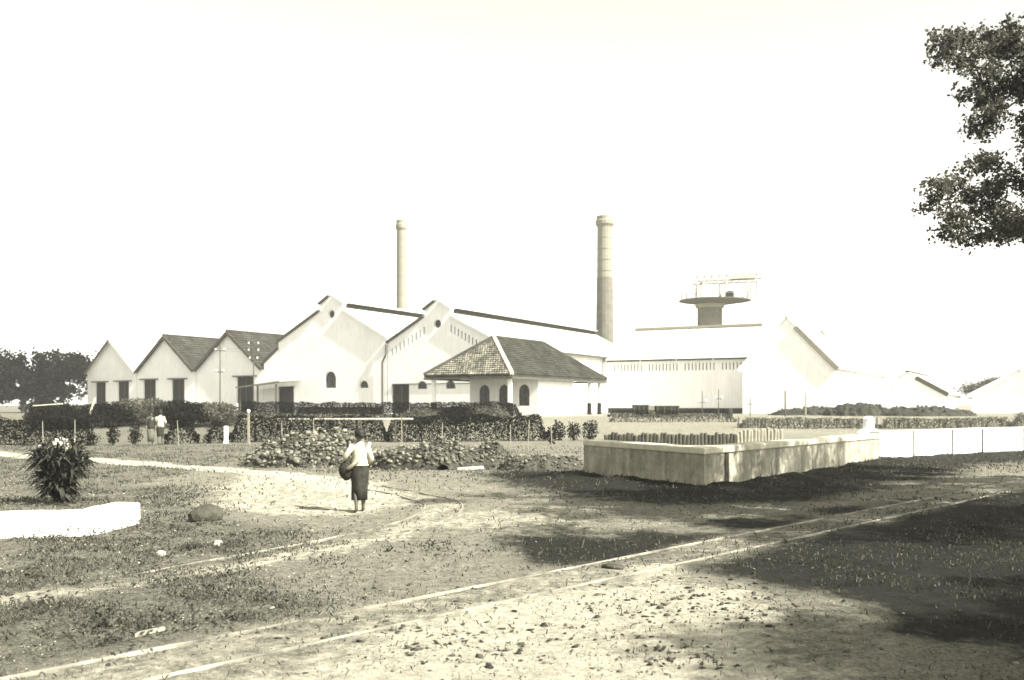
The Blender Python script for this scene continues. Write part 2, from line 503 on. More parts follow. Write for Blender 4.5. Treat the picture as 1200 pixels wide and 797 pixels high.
def opening_fill(parent, loop, conv, kind, depth=0.22):
    """a door or window set back in its reveal, with boards or glazing bars as sub-parts"""
    mb = MB(); wall_panel(mb, loop, [], lambda p, d: conv(p, depth + d), 0.05)
    o = mb.build(kind, 'dark_wood' if kind == 'door' else 'glass', parent)
    xs = [p[0] for p in loop]; zs = [p[1] for p in loop]
    x0, x1, z0, z1 = min(xs), max(xs), min(zs), max(zs)
    b = MB()
    if kind == 'door':
        c = (x0 + x1) / 2
        for xx in (x0 + 0.06, c, x1 - 0.06):
            wall_panel(b, [(xx - 0.05, z0), (xx + 0.05, z0), (xx + 0.05, z1 - 0.02), (xx - 0.05, z1 - 0.02)], [], lambda p, d: conv(p, depth - 0.04 + d), 0.037)
        b.build('frame', 'timber', o)
    else:
        c = (x0 + x1) / 2
        wall_panel(b, rect(c, z0, 0.05, (z1 - z0) * 0.97), [], lambda p, d: conv(p, depth - 0.05 + d), 0.047)
        if z1 - z0 > 0.9:
            zz = z0 + (z1 - z0) * 0.45
            wall_panel(b, [(x0, zz), (x1, zz), (x1, zz + 0.05), (x0, zz + 0.05)], [], lambda p, d: conv(p, depth - 0.06 + d), 0.008)
        b.build('glazing_bar', 'timber', o)
    return o

def tile_slope(mb, p0, du, dv, wid, hgt, tw=0.34, th=0.42, trim=None, rng=random):
    """overlapping roof tiles on a slope; p0 lower left, du along the eave, dv up the slope; trim(u, v) -> keep"""
    du = Vector(du).normalized(); dv = Vector(dv).normalized(); nn = du.cross(dv).normalized()
    if nn.z < 0: nn = -nn
    p0 = Vector(p0)
    rows = int(hgt / th) + 1; colsn = int(wid / tw) + 1
    for r in range(rows):
        for c in range(colsn):
            u = c * tw + (tw / 2 if r % 2 else 0); v = r * th
            if u > wid - tw * 0.4 or v > hgt - th * 0.3: continue
            if trim and not trim(u + tw / 2, v + th / 2): continue
            z = 0.03 + rng.uniform(0, 0.03); w = tw * 0.94; h = min(th * 1.12, hgt - v)
            a = p0 + du * u + dv * v
            q = [a + nn * (z + 0.03), a + du * w + nn * (z + 0.03), a + du * w + dv * h + nn * 0.02, a + dv * h + nn * 0.02,
                 a + du * w / 2 + nn * (z + 0.08), a + du * w / 2 + dv * h + nn * 0.05, a + nn * -0.02, a + du * w + nn * -0.02]
            mb.add(q, [(0, 4, 5, 3), (4, 1, 2, 5), (6, 7, 1, 4, 0)])

def slab(mb, a, b, c, d, th):
    """a roof sheet through four corners with thickness th (downwards along its normal)"""
    a, b, c, d = [Vector(p) for p in (a, b, c, d)]
    nn = (b - a).cross(d - a).normalized()
    if nn.z < 0: nn = -nn
    vs = [a, b, c, d] + [p - nn * th for p in (a, b, c, d)]
    mb.add(vs, [(0, 1, 2, 3), (7, 6, 5, 4), (0, 4, 5, 1), (1, 5, 6, 2), (2, 6, 7, 3), (3, 7, 4, 0)])

# ------------------------------------------------------------------ three store sheds
def shed(a0, a1, apex, depth, eave, top, roofmat, doors, label):
    base = FP((a0 + a1) / 2, 0, 0)
    t = thing('store_shed', base, label, 'shed', 'gabled sheds in line')
    outer = [(a0, -0.3), (a1, -0.3), (a1, eave), (apex, top), (a0, eave)]
    holes = [rect(c, 0.05, w, h) for c, w, h in doors]
    mb = MB(); conv = lambda p, d: FP(p[0], d, p[1])
    wall_panel(mb, outer, holes, conv, 0.3)
    mb.build('front_wall', 'white', t)
    mb = MB()
    for aa in (a0 + 0.16, a1 - 0.16):
        mb.box(FP(aa, depth / 2 + 0.2, eave / 2 - 0.2), (0.3, depth - 0.2, eave + 0.1), (U, W, UP))
    wall_panel(mb, outer, [], lambda p, d: FP(p[0], depth + d, p[1]), 0.3)
    mb.build('side_wall', 'white', t)
    for c, w, h in doors:
        opening_fill(t, rect(c, 0.05, w, h), conv, 'door')
        b = MB(); b.box(FP(c, -0.12, h + 0.12), (w + 1.0, 0.26, 0.12), (U, W, UP)); b.build('lintel_hood', 'timber', t)
    # roof
    ov = 0.45; rf = MB()
    for s_, e_ in ((-1, a0), (1, a1)):
        sl = (top - eave) / abs(apex - e_)
        lo = e_ + s_ * 0.0; zl = eave + 0.02
        slab(rf, FP(lo, -ov, zl), FP(lo, depth + 0.3, zl), FP(apex, depth + 0.3, top + 0.02), FP(apex, -ov, top + 0.02), -0.14)
    roof = rf.build('roof', 'tile' if roofmat == 'tile' else 'zinc', t)
    if roofmat == 'tile':
        tm = MB()
        for s_, e_ in ((-1, a0), (1, a1)):
            run = abs(apex - e_); L = math.hypot(run, top - eave)
            tile_slope(tm, FP(e_, -ov, eave + 0.17), W, FP(apex, 0, top) - FP(e_, 0, eave), depth + ov, L, 0.36, 0.45)
        o = tm.build('roof_tile', 'tile', roof); o['kind'] = 'stuff'
    rc = MB(); rc.tube([FP(apex, -ov, top + 0.24), FP(apex, depth + 0.3, top + 0.24)], 0.14, 8); rc.build('ridge_cap', 'tile' if roofmat == 'tile' else 'zinc', roof)
    for s_, e_ in ((-1, a0), (1, a1)):
        bb = MB(); bb.beam(FP(e_, -ov - 0.05, eave - 0.06), FP(apex, -ov - 0.05, top - 0.06), 0.06, 0.34, FP(0, -1, 0) - FP(0, 0, 0))
        bb2 = MB(); p, q = FP(e_, -ov - 0.03, eave), FP(apex, -ov - 0.03, top); bb2.beam(p, q, 0.06, 0.32)
        bb2.build('bargeboard', 'timber' if s_ < 0 else ('zinc' if roofmat != 'tile' else 'timber'), t)
    return t

shed(-58.4, -49.55, -54.0, 30, 4.75, 8.85, 'zinc', [(-56.0, 1.9, 3.7), (-51.9, 2.0, 3.75)], 'gabled white shed with pale roof, beside the trees')
shed(-49.45, -39.75, -44.6, 30, 4.8, 8.95, 'tile', [(-47.35, 2.1, 3.9), (-42.6, 2.1, 3.9)], 'dark tiled white shed with two tall doors')
shed(-39.65, -29.35, -34.5, 30, 4.85, 9.1, 'tile', [(-32.1, 2.5, 4.05)], 'dark tiled white shed with a single tall door')

# ------------------------------------------------------------------ two large mill halls
def hall(a0, a1, apex, depth, eave, top, step, label, holes_spec, oculus, slots=None, aisle=None, name='mill_hall'):
    base = FP((a0 + a1) / 2, 0, 0)
    t = thing(name, base, label, 'factory building', 'large factory halls')
    half = apex - a0; sl = (top - eave) / half
    k = 1.55                                     # half width of the raised gable crown
    outer = [(a0, -0.3), (a1, -0.3), (a1, eave + 0.35), (apex + k, top - k * sl + 0.35), (apex + k, top - k * sl + 0.35 + step),
             (apex + 0.35, top + step + 0.25), (apex - 0.35, top + step + 0.25), (apex - k, top - k * sl + 0.35 + step), (apex - k, top - k * sl + 0.35), (a0, eave + 0.35)]
    holes = [disc(oculus[0], oculus[1], oculus[2])]
    fills = [('window', disc(oculus[0], oculus[1], oculus[2]))]
    for kind, lp in holes_spec:
        holes.append(lp); fills.append((kind, lp))
    slot_loops = []
    for (c, z) in (slots or []):
        lp = rect(c, z, 0.16, 0.75); holes.append(lp); slot_loops.append(lp)
    mb = MB(); conv = lambda p, d: FP(p[0], d, p[1])
    wall_panel(mb, outer, holes, conv, 0.45)
    gw = mb.build('gable_wall', 'white', t)
    for kind, lp in fills: opening_fill(t, lp, conv, kind, 0.28)
    for lp in slot_loops:
        b = MB(); wall_panel(b, lp, [], lambda p, d: conv(p, 0.2 + d), 0.04); b.build('vent_slot', 'glass', gw)
    mb = MB()
    for aa in (a0 + 0.26, a1 - 0.26):
        mb.box(FP(aa, depth / 2 + 0.3, eave / 2 - 0.2), (0.5, depth - 0.4, eave + 0.1), (U, W, UP))
    wall_panel(mb, [(a0, -0.3), (a1, -0.3), (a1, eave), (apex, top), (a0, eave)], [], lambda p, d: FP(p[0], depth + d, p[1]), 0.4)
    mb.build('side_wall', 'white', t)
    rf = MB()
    for s_, e_ in ((-1, a0), (1, a1)):
        ovr = 0.45 if s_ > 0 else 0.05
        e2 = e_ + s_ * ovr; z2 = eave - ovr * sl
        slab(rf, FP(e2, 0.46, z2), FP(e2, depth + 0.4, z2), FP(apex, depth + 0.4, top), FP(apex, 0.46, top), -0.1)
    roof = rf.build('roof', 'zinc', t)
    sm = MB()
    for s_, e_ in ((-1, a0), (1, a1)):
        for q_ in range(int(depth / 0.95)):
            tq = 1.0 + q_ * 0.95
            sm.beam(FP(e_ + s_ * 0.05, tq, eave + 0.12), FP(apex, tq, top + 0.11), 0.05, 0.07)
    sm.build('standing_seam', 'zinc', roof)['kind'] = 'stuff'
    # ventilated ridge: dark louvre strip under a pale cap
    rv = MB(); rv.box(FP(apex, depth / 2 + 0.9, top + 0.26), (0.7, depth - 1.8, 0.42), (U, W, UP)); rv.build('ridge_vent', 'dark_wood', roof)
    rc = MB()
    for s_ in (-1, 1):
        slab(rc, FP(apex + s_ * 0.75, 0.8, top + 0.46), FP(apex + s_ * 0.75, depth - 0.5, top + 0.46), FP(apex, depth - 0.5, top + 0.72), FP(apex, 0.8, top + 0.72), -0.06)
    rc.build('ridge_cap', 'zinc', roof)
    # coping along the gable rakes; left ones coloured dark to draw their shade
    for s_ in (-1, 1):
        e_ = a0 if s_ < 0 else a1
        cpm = 'timber' if s_ < 0 else 'white'
        c1 = MB(); c1.beam(FP(e_ - s_ * -0.1, 0.15, eave + 0.43), FP(apex + s_ * (k + 0.05), 0.15, top - k * sl + 0.43), 0.8, 0.24); c1.build('coping', cpm, t)
        c2 = MB(); c2.beam(FP(apex + s_ * k * 1.08, 0.15, top - k * sl + 0.38 + step), FP(apex + s_ * 0.3, 0.15, top + step + 0.36), 0.8, 0.22); c2.build('coping', cpm, t)
    b = MB(); b.box(FP((a0 + a1) / 2 + 0.4, -0.05, 0.16), (a1 - a0 - 1.2, 0.12, 0.85), (U, W, UP))
    return t

def raked(a_from, a_to, z_from, z_to, n):
    return [(a_from + (a_to - a_from) * i / (n - 1), z_from + (z_to - z_from) * i / (n - 1)) for i in range(n)]

hall1 = hall(-27.2, -12.65, -19.85, 38, 7.45, 11.4, 0.75, 'large white hall with round vent and arched window in its gable',
     [('window', arch(-20.0, 2.75, 1.5, 1.75)), ('window', arch(-15.6, 2.72, 1.15, 0.75))], (-19.85, 10.55, 0.42))
# left aisle of the first hall
mb = MB(); conv = lambda p, d: FP(p[0], d, p[1])
al = [(-29.3, -0.3), (-27.25, -0.3), (-27.25, 7.0), (-29.3, 5.5)]
wall_panel(mb, al, [], conv, 0.4); mb.build('aisle_wall', 'white', hall1)
mb = MB(); slab(mb, FP(-29.3, -0.15, 5.6), FP(-29.3, 36, 5.6), FP(-27.25, 36, 7.1), FP(-27.25, -0.15, 7.1), -0.2); mb.build('aisle_roof', 'timber', hall1)
# lean-to porch with its door
mb = MB(); slab(mb, FP(-30.4, -3.2, 2.75), FP(-24.2, -3.2, 3.35), FP(-24.0, -0.05, 3.6), FP(-30.2, -0.05, 3.1), -0.14); mb.build('porch_roof', 'pale_timber', hall1)
for aa in (-29.9, -27.4, -24.8):
    mb = MB(); mb.box(FP(aa, -3.0, 1.4 + (aa + 30) * 0.03), (0.14, 0.14, 2.9 + (aa + 30) * 0.05), (U, W, UP)); mb.build('porch_post', 'timber', hall1)
mb = MB(); mb.box(FP(-26.0, -0.06, 1.5), (2.0, 0.1, 2.9), (U, W, UP)); mb.build('door', 'dark_wood', hall1)
mb = MB(); mb.box(FP(-18.7, -0.07, 0.3), (11.2, 0.12, 0.85), (U, W, UP)); mb.build('plinth', 'plinth', hall1)
for i in range(9):
    mb = MB(); mb.box(FP(-23.7 + i * 1.25, -0.16, 0.28), (0.35, 0.1, 0.6), (U, W, UP)); mb.build('plinth_pier', 'timber', hall1)

hall2 = hall(-12.55, 0.0, -6.5, 38, 6.9, 10.25, 0.7, 'large white hall with raked vent slots beside the tiled pavilion',
     [('door', rect(-11.0, 0.05, 2.2, 3.0)), ('window', arch(-8.35, 2.55, 1.2, 0.8)), ('window', arch(-5.0, 2.55, 1.2, 0.8))], (-6.5, 9.0, 0.42),
     slots=raked(-4.9, -0.8, 8.1, 5.9, 11) + raked(-12.0, -8.1, 5.95, 8.0, 9))
mb = MB(); mb.box(FP(-5.2, -0.07, 0.3), (9.0, 0.12, 0.85), (U, W, UP)); mb.build('plinth', 'plinth', hall2)
mb = MB(); mb.box(FP(-5.6, -0.05, 3.06), (13.0 - 0.4, 0.1, 0.07), (U, W, UP)); mb.build('string_course', 'timber', hall2)
mb = MB(); mb.tube([FP(-12.6, -0.25, 7.1), FP(-12.6, -0.3, 6.0), FP(-13.1, -0.2, 5.3), FP(-13.1, -0.2, 0.1)], 0.09, 8); mb.build('downpipe', 'iron', hall2)
mb = MB(); mb.beam(FP(0.52, 0.6, 6.55), FP(0.52, 37, 6.55), 0.12, 0.22); mb.build('gutter', 'iron', hall2)

# ------------------------------------------------------------------ long wing to the right
wing = thing('boiling_house', FP(9, 26, 0), 'long low white wing with vent slots under its eave', 'factory building')
WT = 26.0
conv = lambda p, d: FP(p[0], WT + d, p[1])
groups = []
holes = []
for g in range(4):
    for i in range(9):
        holes.append(rect(1.5 + g * 4.35 + i * 0.42, 4.9, 0.13, 0.8))
mb = MB(); wall_panel(mb, [(0.02, -0.3), (17.9, -0.3), (17.9, 6.15), (0.02, 6.15)], holes, conv, 0.4)
fw_ = mb.build('front_wall', 'white', wing)
for lp in holes:
    b = MB(); wall_panel(b, lp, [], lambda p, d: conv(p, 0.2 + d), 0.04); b.build('vent_slot', 'timber', fw_)
mb = MB()
slab(mb, FP(0.55, WT - 0.55, 6.15), FP(24, WT - 0.55, 6.15), FP(24, WT + 8, 10.2), FP(0.55, WT + 8, 10.2), -0.1)
slab(mb, FP(0.55, WT + 16.5, 6.15), FP(24, WT + 16.5, 6.15), FP(24, WT + 8, 10.2), FP(0.55, WT + 8, 10.2), -0.1)
rw = mb.build('roof', 'zinc', wing)
sm = MB()
for q_ in range(24): sm.beam(FP(1.0 + q_ * 0.95, WT - 0.5, 6.29), FP(1.0 + q_ * 0.95, WT + 8, 10.31), 0.05, 0.07)
sm.build('standing_seam', 'zinc', rw)['kind'] = 'stuff'
mb = MB(); mb.box(FP(9, WT + 8, 10.45), (16, 0.6, 0.3), (U, W, UP)); mb.build('ridge_cap', 'pale_timber', rw)
for i in range(4):
    mb = MB(); mb.beam(FP(0.75 + i * 4.35, WT - 0.62, 6.1), FP(4.85 + i * 4.35, WT - 0.62, 6.1), 0.14, 0.2); mb.build('gutter', 'iron', wing)
mb = MB(); mb.box(FP(9, WT + 16.2, 3), (17.6, 0.4, 6.3), (U, W, UP)); mb.build('back_wall', 'white', wing)
mb = MB(); mb.box(FP(9.2, WT - 0.06, 0.25), (17.0, 0.12, 0.7), (U, W, UP)); mb.build('plinth', 'plinth', wing)

# ------------------------------------------------------------------ gabled house at the right, and low sheds beyond
def small_gable(name, a0, a1, apex, t0, depth, eave, top, label, cat, group=None, rakes=('zinc', 'timber'), ridge='timber', openings=()):
    t = thing(name, FP((a0 + a1) / 2, t0, 0), label, cat, group)
    outer = [(a0, -0.4), (a1, -0.4), (a1, eave), (apex, top), (a0, eave)]
    cv = lambda p, d: FP(p[0], t0 + d, p[1])
    mb = MB(); wall_panel(mb, outer, [lp for _, lp in openings], cv, 0.3); mb.build('front_wall', 'white', t)
    for kd, lp in openings: opening_fill(t, lp, cv, kd)
    mb = MB()
    for aa in (a0 + 0.16, a1 - 0.16): mb.box(FP(aa, t0 + depth / 2 + 0.2, eave / 2 - 0.2), (0.3, depth - 0.2, eave + 0.2), (U, W, UP))
    wall_panel(mb, outer, [], lambda p, d: FP(p[0], t0 + depth + d, p[1]), 0.3)
    mb.build('side_wall', 'white', t)
    mb = MB()
    for s_, e_ in ((-1, a0), (1, a1)):
        sl = (top - eave) / abs(apex - e_)
        slab(mb, FP(e_ + s_ * 0.4, t0 - 0.08, eave - 0.4 * sl + 0.02), FP(e_ + s_ * 0.4, t0 + depth + 0.5, eave - 0.4 * sl + 0.02), FP(apex, t0 + depth + 0.5, top + 0.02), FP(apex, t0 - 0.08, top + 0.02), -0.1)
    rf = mb.build('roof', 'zinc', t)
    for i, (s_, e_) in enumerate(((-1, a0), (1, a1))):
        sl = (top - eave) / abs(apex - e_)
        mb = MB(); mb.beam(FP(e_ + s_ * 0.4, t0 - 0.14, eave - 0.4 * sl), FP(apex + s_ * 0.9, t0 - 0.14, top - 0.9 * sl), 0.08, 0.5); mb.build('bargeboard', rakes[i], t)
    mb = MB(); mb.beam(FP(apex, t0 - 0.42, top + 0.2), FP(apex, t0 + depth + 0.5, top + 0.2), 0.35, 0.16); mb.build('ridge_cap', ridge, rf)
    return t

small_gable('gabled_workshop', 17.95, 27.4, 22.6, 22.0, 34, 5.0, 10.0, 'white gabled workshop with one brown bargeboard at the end of the long wing', 'workshop', rakes=('white', 'pale_timber'), ridge='zinc')
small_gable('low_shed', 29.2, 36.6, 32.8, 35.0, 18, 2.3, 4.5, 'small low white shed behind the dark cinder heaps', 'shed', 'low sheds at the factory edge', rakes=('white', 'timber'), ridge='timber')
small_gable('low_shed', 38.5, 50.0, 43.5, 47.0, 20, 2.2, 4.9, 'broad low white shed in front of the far trees', 'shed', 'low sheds at the factory edge', rakes=('white', 'white'), ridge='zinc', openings=[('door', rect(47.3, 0.05, 1.6, 1.9))])

# ------------------------------------------------------------------ chimneys
def chimney(px, Y, ytop, wtop, wbase, label, brick_z, name='factory_chimney', m_low='brick', m_top='haze_pale_brick'):
    X = (px - CX) / F * Y
    zt = CAM_H + (HY - ytop) / F * Y
    t = thing(name, (X, Y, 0.9), label, 'chimney', 'factory chimneys')
    rt, rb = wtop / F * Y / 2, wbase / F * Y / 2
    def rr(z): return rb + (rt - rb) * (z - 0.9) / (zt - 0.9)
    zb = brick_z
    mb = MB(); mb.lathe((X, Y, 0), [(rr(0.9) * 1.25, 0.6), (rr(0.9) * 1.25, 4.5), (rr(4.5) * 1.02, 5.0), (rr(zb), zb)], 16); mb.build('lower_shaft', m_low, t)
    n = 26; prof = []
    mb = MB(); mb.lathe((X, Y, 0), [(rr(zb) * 0.97, zb), (rr(zt - 1.6), zt - 1.6)], 16); sh = mb.build('upper_shaft', m_top, t)  # fading into the bright sky is done by the paler colour
    for i in range(5):
        z = zb + (zt - zb) * (i + 0.6) / 5.6
        b = MB(); b.lathe((X, Y, 0), [(rr(z) * 1.03, z), (rr(z) * 1.03, z + 0.12)], 16); b.build('iron_band', 'haze_pale_brick', sh)
    mb = MB(); mb.lathe((X, Y, 0), [(rt, zt - 1.6), (rt * 1.28, zt - 1.2), (rt * 1.28, zt - 0.7), (rt * 1.12, zt - 0.5), (rt * 1.12, zt), (rt * 0.8, zt), (rt * 0.8, zt - 1.0)], 16); mb.build('crown', m_top, t)
    return t
chimney(534.7, 150, 318, 5.8, 7.6, 'slim pale chimney behind the first large hall', 14.0, m_low='haze_pale_brick')
chimney(662.2, 145, 315.5, 9.2, 12.2, 'thick brick chimney, upper shaft coloured pale as if washed by haze', 20.5)

# ------------------------------------------------------------------ round tower with platform on the wing
def tower():
    Y = 126.0; S = Y / F
    X = (728 - CX) * S
    z0 = 0.9
    zp = CAM_H + (HY - 368.5) * S
    t = thing('water_tower', (X, Y, z0), 'round water tower with railed platform and open top canopy', 'tower')
    rd = 7.7 * S
    mb = MB(); mb.lathe((X, Y, 0), [(rd, z0 - 0.3), (rd, zp - 0.9)], 24); mb.build('drum', 'brick', t)
    mb = MB(); mb.lathe((X, Y, 0), [(rd * 1.12, zp - 0.9), (rd * 1.2, zp - 0.55), (rd * 1.2, zp - 0.4)], 24); mb.build('collar', 'haze_pale_brick', t)
    rp = 22.0 * S
    mb = MB(); mb.lathe((X + 0.6, Y, 0), [(rd * 1.25, zp - 0.42), (rp * 0.75, zp - 0.2), (rp, zp - 0.05), (rp, zp + 0.08)], 32); pf = mb.build('platform', 'timber', t)
    n = 16
    for i in range(n):
        a = 2 * math.pi * i / n
        p = Vector((X + 0.6 + math.cos(a) * rp * 0.94, Y + math.sin(a) * rp * 0.94, zp + 0.05))
        mb = MB(); mb.tube([p, p + Vector((0, 0, 1.25))], 0.05, 6); mb.build('railing_post', 'pale_timber', pf)
    for h in (0.65, 1.2):
        ring = [Vector((X + 0.6 + math.cos(2 * math.pi * i / 32) * rp * 0.94, Y + math.sin(2 * math.pi * i / 32) * rp * 0.94, zp + h)) for i in range(33)]
        mb = MB(); mb.tube(ring, 0.03, 5); mb.build('railing_rail', 'pale_timber', pf)
    zc = CAM_H + (HY - 357) * S
    for dx, dy in ((-1.4, -1.4), (-1.4, 1.4), (1.6, -1.6), (1.6, 1.6), (5.6, -1.6), (5.6, 1.6)):
        mb = MB(); mb.box((X + dx, Y + dy, (zp + zc) / 2 + 0.05), (0.16, 0.16, zc - zp)); mb.build('canopy_post', 'pale_timber', t)
    mb = MB(); mb.lathe((X + 2.6, Y + 0.2, 0), [(0.55, zp + 0.06), (0.55, zp + 1.1), (0.3, zp + 1.3)], 12); mb.build('tank', 'timber', t)
    for yy in (-1.6, 1.6):
        mb = MB(); mb.beam((X - 1.9, Y + yy, zc - 0.05), (X + 6.2, Y + yy, zc + 0.3), 0.14, 0.2); mb.build('canopy_beam', 'pale_timber', t)
    for k in range(9):
        xx = X - 1.6 + k * 0.95; zz = zc + 0.08 + k * 0.04
        mb = MB(); mb.beam((xx, Y - 2.1, zz - 0.1), (xx, Y, zz + 0.75), 0.08, 0.1); mb.beam((xx, Y + 2.1, zz - 0.1), (xx, Y, zz + 0.75), 0.08, 0.1); mb.build('canopy_rafter', 'pale_timber', t)
    mb = MB(); mb.beam((X - 1.9, Y, zc + 0.8), (X + 6.6, Y, zc + 1.15), 0.1, 0.12); mb.build('canopy_ridge', 'pale_timber', t)
    mb = MB(); slab(mb, (X + 2.4, Y - 2.2, zc + 0.15), (X + 5.4, Y - 2.2, zc + 0.28), (X + 5.4, Y - 0.1, zc + 1.12), (X + 2.4, Y - 0.1, zc + 1.0), -0.05); mb.build('canopy_sheet', 'haze_pale_brick', t)
tower()

# ------------------------------------------------------------------ tiled pavilion
def pavilion():
    Pc = Vector((0.0, 75.0, 0.0))
    zg = 0.92
    base = Pc - U * 4 + W * 9; base.z = zg
    t = thing('tiled_pavilion', base, 'open-sided white pavilion with hipped dark tile roof', 'pavilion')
    def q(a, tt, z): return Pc + U * a + W * tt + UP * (zg + z)
    wid, dep, ez, rz = 8.0, 18.0, 3.1, 6.25
    r0, r1 = 4.2, 13.0
    # roof: four hip planes
    c = [q(-wid, 0, ez), q(0, 0, ez), q(0, dep, ez), q(-wid, dep, ez)]
    A, B = q(-wid / 2, r0, rz), q(-wid / 2, r1, rz)
    mb = MB()
    dz = UP * 0.14
    def face(pts):
        n = len(pts); k = [Vector(p) for p in pts]
        mb.add([p + dz for p in k] + k, [tuple(range(n)), tuple(range(2 * n - 1, n - 1, -1))] + [(i, n + i, n + (i + 1) % n, (i + 1) % n) for i in range(n)])
    face([c[0], c[1], A]); face([c[1], c[2], B, A]); face([c[2], c[3], B]); face([c[3], c[0], A, B])
    roof = mb.build('roof', 'tile', t)
    # tiles plane by plane
    def plane_tiles(p0, p1, ridge_pts, m):
        du = (p1 - p0); L = du.length; du.normalize()
        mid = (ridge_pts[0] + ridge_pts[-1]) / 2
        dv = mid - p0; dv -= du * dv.dot(du); H = dv.length; dv.normalize()
        poly = [(0, 0), (L, 0)] + [((r - p0).dot(du), (r - p0).dot(dv)) for r in ridge_pts]
        def trim(u, v):
            return float(poly_sd(np.array([u]), np.array([v]), poly)[0]) > -0.05
        tm = MB(); tile_slope(tm, p0 + dz * 1.15, du, dv, L, H, 0.22, 0.28, trim)
        o = tm.build('roof_tile', m, roof); o['kind'] = 'stuff'
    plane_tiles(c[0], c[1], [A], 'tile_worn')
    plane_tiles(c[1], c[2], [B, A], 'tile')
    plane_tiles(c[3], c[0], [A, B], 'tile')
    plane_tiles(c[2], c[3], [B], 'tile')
    for p0, p1, mm in ((c[1], A, 'ridge'), (c[0], A, 'tile'), (A, B, 'tile'), (c[2], B, 'tile'), (c[3], B, 'tile')):
        mb = MB(); mb.tube([p0 + UP * 0.2, p1 + UP * 0.22], 0.17, 8); mb.build('hip_ridge', mm, roof)
    mb = MB()
    for i in range(4): mb.beam(c[i] - UP * 0.1, c[(i + 1) % 4] - UP * 0.1, 0.1, 0.16)
    mb.build('fascia', 'timber', roof)
    # walled room
    a1, a0, t0, t1 = -0.55, -7.0, 5.4, 11.4
    cvf = lambda p, d: q(p[0], t0 + d, p[1])
    wins = [arch(-5.62, 0.85, 1.05, 1.75), arch(-3.75, 0.85, 1.05, 1.75), arch(-1.88, 0.85, 1.05, 1.75)]
    hgt = 3.75
    mb = MB(); wall_panel(mb, [(a0, -0.2), (a1, -0.2), (a1, hgt), (a0, hgt)], wins, cvf, 0.3); mb.build('front_wall', 'white', t)
    for lp in wins: opening_fill(t, lp, cvf, 'window')
    mb = MB(); mb.box(q(a1 - 0.15, (t0 + t1) / 2 + 0.3, hgt / 2 - 0.1), (0.3, t1 - t0 - 0.02, hgt + 0.2), (U, W, UP)); mb.build('side_wall', 'white', t)
    mb = MB(); mb.box(q(a0 + 0.15, (t0 + t1) / 2 + 0.3, hgt / 2 - 0.1), (0.3, t1 - t0 - 0.02, hgt + 0.2), (U, W, UP)); mb.build('side_wall', 'white', t)
    mb = MB(); mb.box(q((a0 + a1) / 2, t1 + 0.45, hgt / 2 - 0.1), (a1 - a0, 0.28, hgt + 0.2), (U, W, UP)); mb.build('back_wall', 'white', t)
    mb = MB(); mb.box(q(-wid / 2, dep / 2, -0.03), (wid - 0.5, dep - 0.5, 0.18), (U, W, UP)); mb.build('floor_slab', 'cement', t)
    for aa, tt in ((-0.45, 0.5), (-7.4, 0.5), (-0.45, 15.2), (-7.4, 15.2), (-0.45, 17.4), (-7.4, 17.4)):
        mb = MB(); mb.box(q(aa, tt, 2.1), (0.26, 0.26, 2.0), (U, W, UP)); po = mb.build('post', 'white', t)
        mb = MB(); mb.box(q(aa, tt, 0.55), (0.34, 0.34, 1.1), (U, W, UP)); mb.build('post_base', 'plinth', po)
pavilion()

# ------------------------------------------------------------------ basin and whitewashed wall
def wall_run(mb, pts, z0, z1, th, off=0.0):
    """a wall following plan points; face side on the left of travel is the line itself"""
    n = len(pts); L = []; Rr = []
    for i in range(n):
        p = Vector((*pts[i], 0))
        d0 = (Vector((*pts[i], 0)) - Vector((*pts[i - 1], 0))).normalized() if i > 0 else None
        d1 = (Vector((*pts[i + 1], 0)) - p).normalized() if i < n - 1 else None
        d = ((d0 or d1) + (d1 or d0)).normalized(); nn = Vector((-d.y, d.x, 0))
        sc = 1.0 / max(0.3, nn.dot(Vector((-(d1 or d0).y, (d1 or d0).x, 0))))
        L.append(p - nn * off * sc); Rr.append(p + nn * th * sc)
    vs = []
    for i in range(n):
        vs += [L[i] + UP * z0, Rr[i] + UP * z0, Rr[i] + UP * z1, L[i] + UP * z1]
    fs = [(0, 1, 2, 3)[::-1], tuple(4 * (n - 1) + k for k in range(4))]
    for i in range(n - 1):
        for k in range(4):
            a, b = 4 * i + k, 4 * i + (k + 1) % 4
            fs.append((a, b, b + 4, a + 4))
    mb.add(vs, fs)

basin = thing('water_basin', (WALL_B[0], WALL_B[1], 0), 'low stained cement basin wall with pale coping and sluice slot', 'basin')
Bv, Cv, Av, Dv = [Vector((*p, 0)) for p in (WALL_B, WALL_C, WALL_A, WALL_D)]
# long face with the sluice slot left open
dl = (Cv - Bv).normalized(); ll = (Cv - Bv).length
pl = lambda s_: tuple((Bv + dl * s_)[:2])
s0, s1 = 1.02, 1.26
mb = MB(); wall_run(mb, [WALL_A, WALL_B, pl(s0)], -0.3, 0.757, 0.45); mb.build('front_wall', 'cement', basin)
mb = MB(); wall_run(mb, [pl(s1), pl(ll)], -0.3, 0.757, 0.45); mb.build('front_wall', 'cement', basin)
mb = MB(); wall_run(mb, [pl(s0 + 0.002), pl(s1 - 0.002)], -0.3, 0.64, 0.28, -0.16); mb.build('sluice_gate', 'dark_wood', basin)
mb = MB(); mb.beam((*pl(s0 + 0.12), 0.3), (*pl(s0 + 0.12), 0.74), 0.07, 0.07); mb.build('sluice_rod', 'iron', basin)
mb = MB(); wall_run(mb, [pl(ll - 0.002), WALL_D], -0.3, 0.20, 0.45); wall_run(mb, [WALL_D, WALL_A], -0.3, 0.203, 0.45); mb.build('back_wall', 'cement', basin)
mb = MB(); wall_run(mb, [WALL_A, WALL_B, WALL_C], 0.76, 0.91, 0.5, 0.04); mb.build('coping', 'coping', basin, bevel=0.03)
